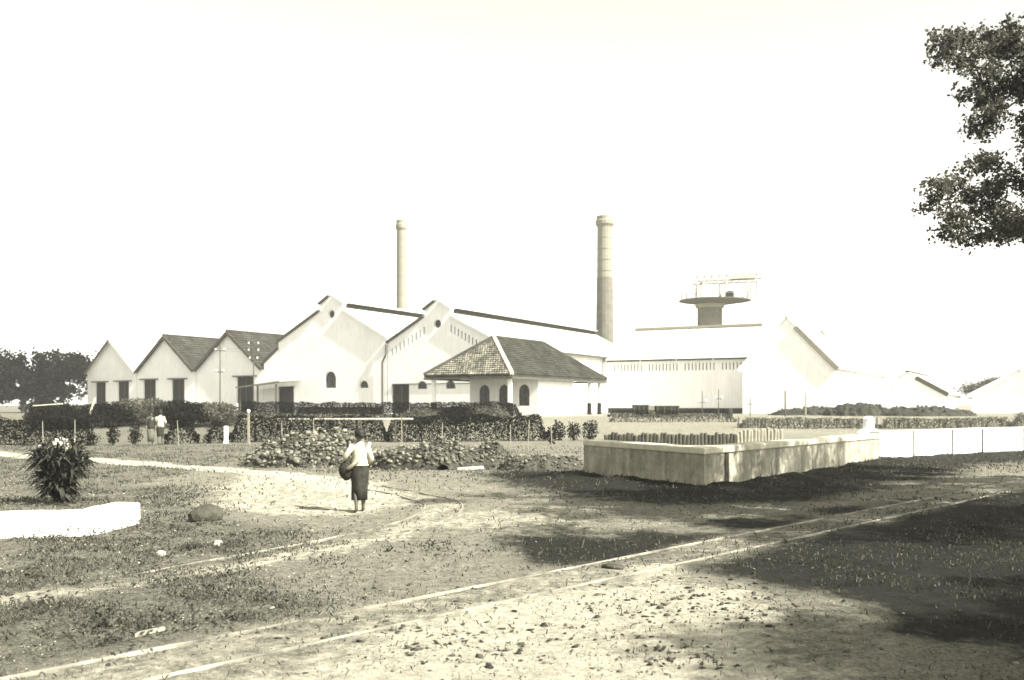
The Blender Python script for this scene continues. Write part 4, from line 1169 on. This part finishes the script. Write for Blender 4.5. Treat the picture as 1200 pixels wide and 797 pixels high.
# fence posts and lamp at the hedge
for px, top, wd, lb in ((424.7, 447, 0.16, 'stout white post beside the short hedge gap'), (438.8, 438.5, 0.1, 'slim pale post with round white head in the hedge')):
    x, y = HG(px, 458); z = tz(x, y); zt = CAM_H - (top - HY) / F * y
    t = thing('fence_post', (x, y, z), lb, 'post')
    mb = MB(); mb.box((x, y, (z + zt) / 2), (wd, wd, zt - z)); mb.build('shaft', 'white' if wd > 0.15 else 'pale_timber', t, bevel=0.015)
    if wd < 0.15:
        mb = MB(); mb.lathe((x, y, zt), [(0.02, -0.02), (0.07, 0.02), (0.085, 0.07), (0.06, 0.13), (0.02, 0.15)], 10); mb.build('head', 'white', t, smooth=True)
    else:
        mb = MB(); mb.box((x, y, z + 0.06), (wd * 1.25, wd * 1.25, 0.1)); mb.build('foot', 'white', t)
for px in (310, 330, 395, 439.6, 460, 480, 535, 560, 603, 614, 629, 638, 648):
    x, y = HG(px, 459.6); z = tz(x, y)
    lx_ = random.uniform(-0.07, 0.07); hs = random.uniform(0.95, 1.25)
    mb = MB(); mb.tube([(x, y, z - 0.1), (x + lx_ * 0.6, y, z + hs * 0.6), (x + lx_, y, z + hs)], [0.022, 0.019, 0.014], 6)
    o = mb.build('fence_stake', 'pale_timber', loc=(x, y, z)); tag(o, 'slender leaning fence stake before the dark hedges', 'stake', 'fence stakes before the hedges')

# ------------------------------------------------------------------ telegraph poles and yard poles
def pole(px, Y, ytop, arms, label, name='telegraph_pole', cat='pole', r=0.1, group='telegraph poles', m='timber'):
    X = (px - CX) / F * Y; z = tz(X, Y); zt = CAM_H + (HY - ytop) / F * Y
    t = thing(name, (X, Y, z), label, cat, group)
    mb = MB(); mb.tube([(X, Y, z - 0.2), (X, Y, zt)], [r, r * 0.65], 8); mb.build('shaft', m, t)
    for zo, w in arms:
        mb = MB(); mb.box((X, Y - r, zt - zo), (w, r, r * 1.2)); a = mb.build('crossarm', m, t)
        for s_ in (-0.42, 0.42):
            mb = MB(); mb.lathe((X + s_ * w, Y - r, zt - zo), [(0.05, 0.05), (0.06, 0.14), (0.03, 0.2)], 8); mb.build('insulator', 'white', a)
    return Vector((X, Y - r, zt))
p1 = pole(421, 84, 396, [(0.5, 0.9), (2.3, 0.7)], 'telegraph pole in front of the single-door shed gable', r=0.065)
p2 = pole(442, 86, 393.5, [(0.3, 1.0), (0.9, 1.0), (1.6, 0.8)], 'telegraph pole with three arms beside the porch', r=0.065)
for i, dz_ in enumerate((0.3, 0.5)):
    a, b = p1 - UP * dz_, p2 - UP * dz_
    mb = MB(); mb.tube([a.lerp(b, k / 8) - UP * 0.25 * math.sin(math.pi * k / 8) for k in range(9)], 0.012, 4)
    o = mb.build('telegraph_wire', 'iron', loc=a); tag(o, 'thin sagging wire between the two telegraph poles', 'wire', 'telegraph wires')
pole(723.3, 66, 425, [(0.75, 0.55)], 'thin yard pole with one arm left of the dark barrel', 'yard_pole', r=0.035, group='thin yard poles')
pole(733.5, 68, 424, [(0.65, 0.5)], 'thin yard pole with one arm close to the dark barrel', 'yard_pole', r=0.035, group='thin yard poles')
pole(753.3, 66, 429, [(0.45, 0.45)], 'short yard pole with one arm right of the dark barrel', 'yard_pole', r=0.035, group='thin yard poles')
pole(775.3, 78, 424.5, [], 'bare post at the end of the long cinder heap', 'yard_pole', r=0.07, group='thin yard poles')
pole(788.0, 80, 426, [], 'bare post standing in the long cinder heap', 'yard_pole', r=0.07, group='thin yard poles', m='pale_timber')
Y = 69.0; X = (740 - CX) / F * Y; z = tz(X, Y)
t = thing('barrel', (X, Y, z), 'dark upright barrel among the thin yard poles', 'barrel')
mb = MB(); mb.lathe((X, Y, z), [(0.22, 0), (0.28, 0.35), (0.22, 0.72)], 12); mb.build('staves', 'dark_wood', t, smooth=False)
for h in (0.12, 0.6):
    mb = MB(); mb.lathe((X, Y, z), [(0.255, h - 0.03), (0.26, h + 0.03)], 12, cap=False); mb.build('hoop', 'iron', t)

def wagon(pxc, Y, L, h, label, m='dark_wood'):
    X = (pxc - CX) / F * Y; z = tz(X, Y)
    t = thing('field_wagon', (X, Y, z), label, 'wagon', 'small field wagons')
    mb = MB()
    vs = []
    for zz, kx in ((z + 0.32, 0.9), (z + 0.32 + h, 1.0)):
        for sx, sy in ((-1, -1), (1, -1), (1, 1), (-1, 1)): vs.append((X + sx * L / 2 * kx, Y + sy * 0.55 * kx, zz))
    mb.add(vs, [(0, 3, 2, 1), (4, 5, 6, 7), (0, 1, 5, 4), (1, 2, 6, 5), (2, 3, 7, 6), (3, 0, 4, 7)]); bd = mb.build('body', m, t)
    for sx in (-0.96, -0.32, 0.32, 0.96):
        mb = MB(); mb.box((X + sx * L / 2 * 0.95, Y - 0.57, z + 0.34 + h / 2), (0.07, 0.06, h)); mb.build('stanchion', 'timber', bd)
    mb = MB(); mb.box((X, Y, z + 0.25), (L * 1.02, 0.5, 0.12)); mb.build('frame', 'iron', t)
    for sx in (-0.3, 0.3):
        for sy in (-0.36, 0.36):
            mb = MB(); c = Vector((X + sx * L, Y + sy, z + 0.18)); mb.tube([c - Vector((0, 0.04, 0)), c + Vector((0, 0.04, 0))], 0.18, 14); mb.build('wheel', 'iron', t)
wagon(684.5, 76, 1.15, 0.62, 'short dark field wagon with pale end beside the longer one')
wagon(701, 75, 1.75, 0.58, 'long dark field wagon in front of the long wing')
X = (690.5 - CX) / F * 76.3; z = tz(X, 76.3)
mb = MB(); mb.box((X + 0.05, 76.3, z + 0.45), (0.5, 0.7, 0.9)); o = mb.build('crate', 'pale_timber', loc=(X, 76.3, z), bevel=0.02); tag(o, 'pale wooden crate between the two field wagons', 'crate')

# ------------------------------------------------------------------ garden plant with white flowers
def yucca(px, py, h, w, label, seed=0):
    x, y = G(px, py); z = tz(x, y); rng = random.Random(seed)
    t = thing('flowering_plant', (x, y, z), label, 'plant')
    st = MB(); tips = []
    for k in range(22):
        a = k * 0.7 + rng.uniform(-.2, .2); r = rng.uniform(0.08, 0.36) * w; hh = h * rng.uniform(0.45, 0.9)
        p = [(x + math.cos(a) * 0.04, y + math.sin(a) * 0.04, z - 0.03), (x + math.cos(a) * r * 0.5, y + math.sin(a) * r * 0.5, z + hh * 0.55), (x + math.cos(a) * r, y + math.sin(a) * r, z + hh)]
        st.tube(p, [0.025, 0.02, 0.012], 6); tips.append((Vector(p[2]), Vector(p[1])))
    st.build('stem', 'bark', t)
    lf = MB()
    for tip, midp in tips:
        for c0, nl in ((tip, 26), (midp, 22), (midp.lerp(Vector((x, y, z)), 0.55), 18)):
            for j in range(nl):
                b = c0 + Vector((rng.gauss(0, .05), rng.gauss(0, .05), rng.gauss(0, .06))); a = rng.uniform(0, 6.283); el = rng.uniform(-0.15, 1.2); L = rng.uniform(0.22, 0.46)
                d = Vector((math.cos(a) * math.cos(el), math.sin(a) * math.cos(el), math.sin(el))); s_ = d.cross(UP).normalized() * L * 0.085
                m_ = b + d * L * 0.5 + UP * 0.03; e = b + d * L + UP * (-0.3 * L)
                if e.z < z + 0.02: e.z = z + 0.02
                lf.add([b, m_ + s_, e, m_ - s_, m_ - UP * 0.012], [(0, 1, 4), (1, 2, 4), (2, 3, 4), (3, 0, 4)])
    lf.build('foliage', 'leaf_glossy', t)
    fl = MB()
    for c0, n in (((0.08, 0, h * 1.02), 20), ((0.2, -0.1, h * 0.98), 14), ((-0.32, 0.05, h * 0.9), 8)):
        for j in range(n):
            c = Vector((x, y, z)) + Vector(c0) + Vector((rng.gauss(0, .07), rng.gauss(0, .07), rng.gauss(0, .035)))
            d = Vector((rng.gauss(0, 1), rng.gauss(0, 1), rng.gauss(0.6, .6))).normalized(); s_ = d.orthogonal().normalized()
            fl.add([c, c + d * 0.05 + s_ * 0.035, c + d * 0.1, c + d * 0.05 - s_ * 0.035], [(0, 1, 2, 3)])
    fl.build('blossom', 'flower', t)
yucca(319, 496, 1.02, 1.25, 'dark flowering plant with white blossoms behind the kerb wall', 3)

# ------------------------------------------------------------------ people
def skin_mesh(name, verts, edges, radii, m, parent, root=0, sub=2):
    o_loc = origin_of(parent)
    me = bpy.data.meshes.new(name)
    me.from_pydata([(v[0] - o_loc.x, v[1] - o_loc.y, v[2] - o_loc.z) for v in verts], edges, [])
    me.materials.append(M[m])
    o = bpy.data.objects.new(name, me); COL.objects.link(o); o.parent = parent; ORG[o] = o_loc
    sk = o.modifiers.new('skin', 'SKIN'); sk.use_smooth_shade = True
    lay = me.skin_vertices[0].data if len(me.skin_vertices) else None
    if lay is None:
        bm = bmesh.new(); bm.from_mesh(me); bm.verts.layers.skin.verify(); bm.to_mesh(me); bm.free(); lay = me.skin_vertices[0].data
    for i, r in enumerate(radii):
        lay[i].radius = (r, r) if not hasattr(r, '__len__') else r
        lay[i].use_root = (i == root)
    sb = o.modifiers.new('sub', 'SUBSURF'); sb.levels = sub; sb.render_levels = sub
    return o

def person(px, py, H, yaw, label, pose, top_m, low_m, group, low_hem=0.19, bundle=False, sling=False, top_hem=0.5):
    X, Yg = G(px, py); zg = tz(X, Yg)
    t = thing('person', (X, Yg, zg), label, 'person', group)
    cy, sy = math.cos(yaw), math.sin(yaw)
    def B(x, y, z):      # body frame: x right, y forward, unit height
        return Vector((X + (x * cy - y * sy) * H, Yg + (x * sy + y * cy) * H, zg + z * H))
    el_l, ha_l, el_r, ha_r = pose
    V = []; E = []; Rd = []
    def add(p, r, par=None):
        V.append(B(*p)); Rd.append(r * H if not hasattr(r, '__len__') else (r[0] * H, r[1] * H)); i = len(V) - 1
        if par is not None: E.append((par, i))
        return i
    pel = add((0, 0, 0.52), (0.085, 0.062)); wai = add((0, 0, 0.61), (0.07, 0.052), pel); che = add((0, 0.005, 0.72), (0.085, 0.06), wai)
    sho = add((0, 0, 0.80), (0.06, 0.045), che); nek = add((0, 0.005, 0.855), 0.032, sho)
    hd0 = add((0, 0.012, 0.885), (0.047, 0.055), nek); hd1 = add((0, 0.014, 0.93), (0.056, 0.066), hd0); hd2 = add((0, 0.005, 0.972), (0.046, 0.054), hd1)
    fingers = []
    for s_, el, ha in ((-1, el_l, ha_l), (1, el_r, ha_r)):
        s0 = add((s_ * 0.105, 0, 0.795), 0.034, sho); e0 = add(el, 0.026, s0); w0 = add(ha, 0.018, e0)
        d = (Vector(ha) - Vector(el)).normalized(); p0 = add(tuple(Vector(ha) + d * 0.045), (0.022, 0.012), w0)
        fingers.append((Vector(ha), d, s_))
    step = 0.07
    for s_ in (-1, 1):
        h0 = add((s_ * 0.052, 0, 0.47), 0.056, pel); k0 = add((s_ * 0.055, 0.012 + s_ * step * 0.3, 0.27), 0.036, h0); c0 = add((s_ * 0.055, -0.004 + s_ * step * 0.5, 0.19), 0.033, k0)
        a0 = add((s_ * 0.055, s_ * step * 0.7 - 0.008, 0.045), 0.019, c0); f0 = add((s_ * 0.06, s_ * step * 0.7 + 0.03, 0.018), (0.022, 0.014), a0); add((s_ * 0.065, s_ * step * 0.7 + 0.085, 0.011), (0.02, 0.009), f0)
    body = skin_mesh('body', V, E, Rd, 'skin', t)
    # fingers
    for ha, d, s_ in fingers:
        side = d.cross(Vector((0, 0, 1)))
        if side.length < 0.2: side = Vector((0, 1, 0))
        side.normalize(); palm = ha + d * 0.055
        for k in range(4):
            o_ = side * (k - 1.5) * 0.0095; L = (0.036, 0.043, 0.04, 0.031)[k]
            curl = d.cross(side) * 0.35
            pts = [B(*(palm + o_ * 0.9)), B(*(palm + o_ + d * L * 0.5)), B(*(palm + o_ + d * L * 0.85 + curl * L * 0.6))]
            fm = MB(); fm.tube(pts, [0.0055 * H, 0.005 * H, 0.004 * H], 6); fm.build('finger', 'skin', body, smooth=True)
        fm = MB(); fm.tube([B(*(ha + d * 0.015 + side * -0.014)), B(*(ha + d * 0.035 + side * -0.03)), B(*(ha + d * 0.055 + side * -0.034))], [0.007 * H, 0.006 * H, 0.0045 * H], 6); fm.build('thumb', 'skin', body, smooth=True)
    # face: nose, ears, eyes, mouth
    nm = MB(); nm.tube([B(0, 0.066, 0.945), B(0, 0.083, 0.921), B(0, 0.07, 0.917)], [0.005 * H, 0.009 * H, 0.006 * H], 6); nm.build('nose', 'skin', body, smooth=True)
    for s_ in (-1, 1):
        em = MB(); em.lathe(B(s_ * 0.056, 0.004, 0.915), [(0.004 * H, 0), (0.011 * H, 0.012 * H), (0.013 * H, 0.028 * H), (0.005 * H, 0.036 * H)], 8, 0.5, 1); em.build('ear', 'skin', body, smooth=True)
        em = MB(); em.lathe(B(s_ * 0.021, 0.066, 0.937), [(0.002 * H, 0), (0.007 * H, 0.003 * H), (0.002 * H, 0.007 * H)], 8); em.build('eye', 'hair', body)
    em = MB(); em.beam(B(-0.016, 0.070, 0.899), B(0.016, 0.070, 0.899), 0.006 * H, 0.005 * H); em.build('mouth', 'cloth_dark', body)
    # hair: cap with a knot at the nape
    hm = MB(); rings = []
    n = 16
    prof = [(0.9, 0.058), (0.925, 0.066), (0.955, 0.066), (0.982, 0.053), (1.0, 0.026), (1.004, 0.004)]
    vs = []; fs = []
    for z, r in prof:
        for k in range(n):
            a = 2 * math.pi * k / n; fy = math.sin(a); rr_ = r * (1.06 if fy < 0.3 else 1.0)
            zz = z + (0.05 * max(0, fy - 0.1) if z < 0.95 else 0)
            vs.append(B(math.cos(a) * rr_ * 0.92, fy * rr_ * 1.1 + 0.002, zz))
    for i in range(len(prof) - 1):
        for k in range(n): fs.append((i * n + k, i * n + (k + 1) % n, (i + 1) * n + (k + 1) % n, (i + 1) * n + k))
    hm.add(vs, fs); kc = B(0, -0.07, 0.915); hm.lathe(kc, [(0.006 * H, -0.03 * H), (0.03 * H, -0.02 * H), (0.036 * H, 0.0), (0.026 * H, 0.022 * H), (0.005 * H, 0.03 * H)], 10)
    hm.build('hair', 'hair', t, smooth=True)
    # clothes
    def garment(name, prof, m, folds=0.0, ph=0.0):
        vs = []; fs = []; n = 28
        for z, rx, ry, oy in prof:
            for k in range(n):
                a = 2 * math.pi * k / n; f = 1 + folds * math.sin(a * 7 + ph + z * 9) * (0.5 + 0.5 * math.sin(a * 3))
                vs.append(B(math.cos(a) * rx * f, math.sin(a) * ry * f + oy, z))
        for i in range(len(prof) - 1):
            for k in range(n): fs.append((i * n + k, i * n + (k + 1) % n, (i + 1) * n + (k + 1) % n, (i + 1) * n + k))
        g = MB(); g.add(vs, fs); o = g.build(name, m, t, smooth=True)
        so = o.modifiers.new('thick', 'SOLIDIFY'); so.thickness = 0.008 * H
        return o
    garment('sarong', [(low_hem, 0.092, 0.088, 0.0), (0.3, 0.095, 0.088, 0.004), (0.42, 0.106, 0.092, 0.0), (0.5, 0.108, 0.09, -0.004), (0.57, 0.094, 0.078, 0), (0.62, 0.084, 0.068, 0)], low_m, 0.11)
    garment('blouse', [(top_hem, 0.113, 0.096, 0), (0.58, 0.098, 0.082, 0), (0.66, 0.086, 0.073, 0), (0.74, 0.094, 0.075, 0), (0.79, 0.09, 0.064, 0), (0.825, 0.066, 0.052, 0), (0.845, 0.04, 0.04, 0)], top_m, 0.025, 1.0)
    for s_, el, ha in ((-1, el_l, ha_l), (1, el_r, ha_r)):
        a = Vector((s_ * 0.085, 0, 0.795)); e = Vector(el); h_ = e.lerp(Vector(ha), 0.45)
        sm = MB(); sm.tube([B(*a), B(*(a.lerp(e, 0.5))), B(*e), B(*h_)], [0.042 * H, 0.037 * H, 0.033 * H, 0.03 * H], 12); sm.build('sleeve', top_m, t, smooth=True)
    if sling:
        pts = [B(0.1, 0.07, 0.8), B(0.115, -0.02, 0.82), B(0.05, -0.095, 0.73), B(-0.04, -0.105, 0.63), B(-0.13, -0.08, 0.55), B(-0.15, 0.0, 0.52), B(-0.11, 0.09, 0.6), B(0.0, 0.1, 0.7), B(0.1, 0.07, 0.8)]
        sm = MB(); sm.tube(pts, 0.022 * H, 8); sm.build('sling', 'cloth_white', t, smooth=True)
    return t, B

pA, Bf = person(508.5, 500, 1.44, R(25), 'barefoot person in white blouse and dark sarong standing on the dirt path',
    ((-0.18, -0.02, 0.67), (-0.15, 0.07, 0.6), (0.135, -0.03, 0.64), (0.125, 0.04, 0.53)), 'cloth_white', 'cloth_dark', 'people in the yard', low_hem=0.15, sling=True, top_hem=0.56)
# bundle carried on the left hip
bm = bmesh.new(); bmesh.ops.create_icosphere(bm, subdivisions=3, radius=1.0)
for v in bm.verts:
    c = v.co.copy(); f = 0.86 + 0.28 * float(fbm(c.x * 2 + 5, c.y * 2 + c.z * 2, 3, 91)); v.co = Vector((c.x * 0.13 * f, c.y * 0.13 * f, c.z * 0.17 * f))
me = bpy.data.meshes.new('cloth_bundle'); bm.to_mesh(me); bm.free(); me.materials.append(M['cloth_dark'])
for p in me.polygons: p.use_smooth = True
o = bpy.data.objects.new('cloth_bundle', me); COL.objects.link(o); o.location = Bf(-0.14, 0.06, 0.5)
tag(o, 'dark cloth bundle carried on the hip of the barefoot person', 'bundle')

person(377.5, 459.2, 1.52, R(-150), 'person in dark clothes standing before the short hedge', ((-0.14, 0.02, 0.65), (-0.12, 0.08, 0.53), (0.14, 0.02, 0.65), (0.13, 0.06, 0.52)), 'cloth_dark', 'cloth_mid', 'people at the hedge', low_hem=0.12)
person(383.5, 458.6, 1.6, R(20), 'person in white jacket standing beside the dark dressed person', ((-0.14, 0.0, 0.65), (-0.13, 0.05, 0.53), (0.14, 0.0, 0.65), (0.13, 0.05, 0.53)), 'cloth_white', 'cloth_dark', 'people at the hedge', low_hem=0.25)

# ------------------------------------------------------------------ ground cover: grass, weeds, pebbles
def scatter(n, xr, yr, weight, rng, near=True):
    """points thinned with distance so that the cover is even in the picture"""
    y = np.exp(rng.uniform(np.log(yr[0]), np.log(yr[1]), n)) if near else rng.uniform(*yr, n)
    x = rng.uniform(-1, 1, n) * y * 1.05
    x = np.clip(x, xr[0], xr[1])
    w = weight(x, y)
    k = rng.uniform(0, 1, n) < w
    return x[k], y[k]
rng = np.random.default_rng(55)
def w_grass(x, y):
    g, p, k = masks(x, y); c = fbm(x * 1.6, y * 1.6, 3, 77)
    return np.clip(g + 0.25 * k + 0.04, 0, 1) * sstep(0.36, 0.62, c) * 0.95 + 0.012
gx, gy = scatter(420000, (-30, 30), (2.8, 44), w_grass, rng)
# blades: each a tapered triangle strip bent over
n = len(gx); ang = rng.uniform(0, 2 * np.pi, n); hgt = rng.uniform(0.01, 0.04, n) * np.clip(0.6 + gy / 16, 0.75, 2.0); wd = rng.uniform(0.0018, 0.004, n) * np.clip(gy / 5, 1, 5)
gx = gx + rng.normal(size=n) * 0.03; gy = gy + rng.normal(size=n) * 0.03
gz = terrain(gx, gy)
lean = hgt * rng.uniform(0.2, 1.1, n)
dx, dy = np.cos(ang), np.sin(ang)
bx, by = -dy * wd, dx * wd
V = np.stack([np.stack([gx - bx, gy - by, gz - 0.005], 1), np.stack([gx + bx, gy + by, gz - 0.005], 1),
              np.stack([gx + bx * 0.7 + dx * lean * 0.4, gy + by * 0.7 + dy * lean * 0.4, gz + hgt * 0.7], 1), np.stack([gx + dx * lean, gy + dy * lean, gz + hgt], 1)], 1).reshape(-1, 3)
o = np_mesh('grass', V, np.arange(n * 4).reshape(n, 4), 'grass'); tag(o, 'short patchy grass over the yard', 'grass', kind='stuff')
wx, wy = scatter(200000, (-30, 30), (2.8, 40), w_grass, rng)
wz = terrain(wx, wy) + rng.uniform(0.004, 0.035, len(wx))
V, Fc = leaf_cloud(np.stack([wx, wy, wz], 1), 0.026 * np.clip(wy / 9, 0.7, 2.2)[:, None], 0.0, 0.55, 0.7, rng)
o = np_mesh('weeds', V, Fc, 'weed'); tag(o, 'low creeping weeds between grass and dirt', 'weeds', kind='stuff')
def w_peb(x, y):
    g, p, k = masks(x, y); c = fbm(x * 1.1, y * 1.1, 3, 97)
    return np.clip(0.05 + 0.6 * sstep(0.52, 0.68, c), 0, 1) * (1 - 0.6 * g) * (1 - 0.8 * k)
px_, py_ = scatter(30000, (-30, 30), (2.8, 34), w_peb, rng)
stones(rng, np.stack([px_, py_, terrain(px_, py_) + 0.003], 1), 0.008, 0.055, 'pebbles', 'stone', None)
tag(bpy.data.objects['pebbles'], 'scattered pebbles and clods on the yard', 'pebbles', kind='stuff')
# clods strewn on the sand between the rails and the tree shadow, in loose drifts
cp = []
for cx_, cy_, sx_, sy_, n_ in ((725, 556, 40, 9, 420), (560, 588, 22, 7, 110), (715, 594, 14, 5, 60), (640, 566, 60, 14, 160), (600, 580, 120, 18, 260), (470, 560, 60, 14, 120), (560, 520, 60, 8, 120)):
    cp += [G(a, b) for a, b in zip(rng.normal(cx_, sx_, n_), np.maximum(rng.normal(cy_, sy_, n_), 500))]
pts = np.array(cp)
stones(rng, np.stack([pts[:, 0], pts[:, 1], terrain(pts[:, 0], pts[:, 1]) + 0.003], 1), 0.014, 0.075, 'earth_clods', 'soil', None, 0.5)
tag(bpy.data.objects['earth_clods'], 'strewn dark earth clods on the pale sand', 'clods', kind='stuff')
# pale dry litter trodden into the grass
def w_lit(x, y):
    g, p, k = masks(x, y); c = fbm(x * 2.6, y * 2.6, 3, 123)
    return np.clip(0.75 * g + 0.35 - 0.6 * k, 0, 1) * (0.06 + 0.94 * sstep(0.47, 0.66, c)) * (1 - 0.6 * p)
lx, ly = scatter(170000, (-30, 30), (4.5, 40), w_lit, rng)
lz = terrain(lx, ly) + rng.uniform(0.004, 0.02, len(lx))
V, Fc = leaf_cloud(np.stack([lx, ly, lz], 1), 0.016 * np.clip(ly / 8, 0.7, 2.2)[:, None], 0.0, 0.45, 0.85, rng)
o = np_mesh('dry_litter', V, Fc, 'litter'); tag(o, 'pale dry leaf litter trodden into the yard', 'litter', kind='stuff')
# taller weeds in loose clumps
wv = []
for q_ in range(150):
    a_, b_ = rng.uniform(300, 560), rng.uniform(484, 590)
    x_, y_ = G(a_, b_); g_, p_, k_ = masks(np.array([x_]), np.array([y_]))
    if p_[0] > 0.4 or rng.uniform() > g_[0] + 0.25: continue
    n_ = int(rng.uniform(14, 60)); r_ = rng.uniform(0.05, 0.22)
    xx = x_ + rng.normal(size=n_) * r_; yy = y_ + rng.normal(size=n_) * r_
    wv.append(np.stack([xx, yy, terrain(xx, yy) + rng.uniform(0.01, rng.uniform(0.06, 0.15), n_)], 1))
for a_, b_, n_ in ((408, 491, 120), (398, 493, 120), (420, 488, 80), (388, 490, 90), (330, 507, 80), (370, 511, 60), (345, 517, 70), (312, 519, 60)):
    x_, y_ = G(a_, b_); xx = x_ + rng.normal(size=n_) * 0.16; yy = y_ + rng.normal(size=n_) * 0.12
    wv.append(np.stack([xx, yy, terrain(xx, yy) + rng.uniform(0.01, 0.16, n_)], 1))
V, Fc = leaf_cloud(np.concatenate(wv), 0.05, -0.5, 0.4, 0.0, rng)
o = np_mesh('tall_weeds', V, Fc, 'weed'); tag(o, 'taller weeds in loose clumps over the grass', 'weeds', kind='stuff')

# ------------------------------------------------------------------ the air: a thin pale haze round the whole place
hz = MB(); hz.box((0, 60, 15.0), (420, 300, 38.0))
m = bpy.data.materials.new('haze_air'); m.use_nodes = True
n, l = m.node_tree.nodes, m.node_tree.links
n.remove(n['Principled BSDF'])
pv = n.new('ShaderNodeVolumePrincipled'); pv.inputs['Color'].default_value = (0.95, 0.94, 0.9, 1); pv.inputs['Density'].default_value = 0.00055; pv.inputs['Anisotropy'].default_value = 0.2
l.new(pv.outputs[0], n['Material Output'].inputs['Volume'])
M['haze'] = m
o = hz.build('haze', 'haze'); tag(o, 'thin pale haze over the yard and factory', 'haze', kind='stuff')
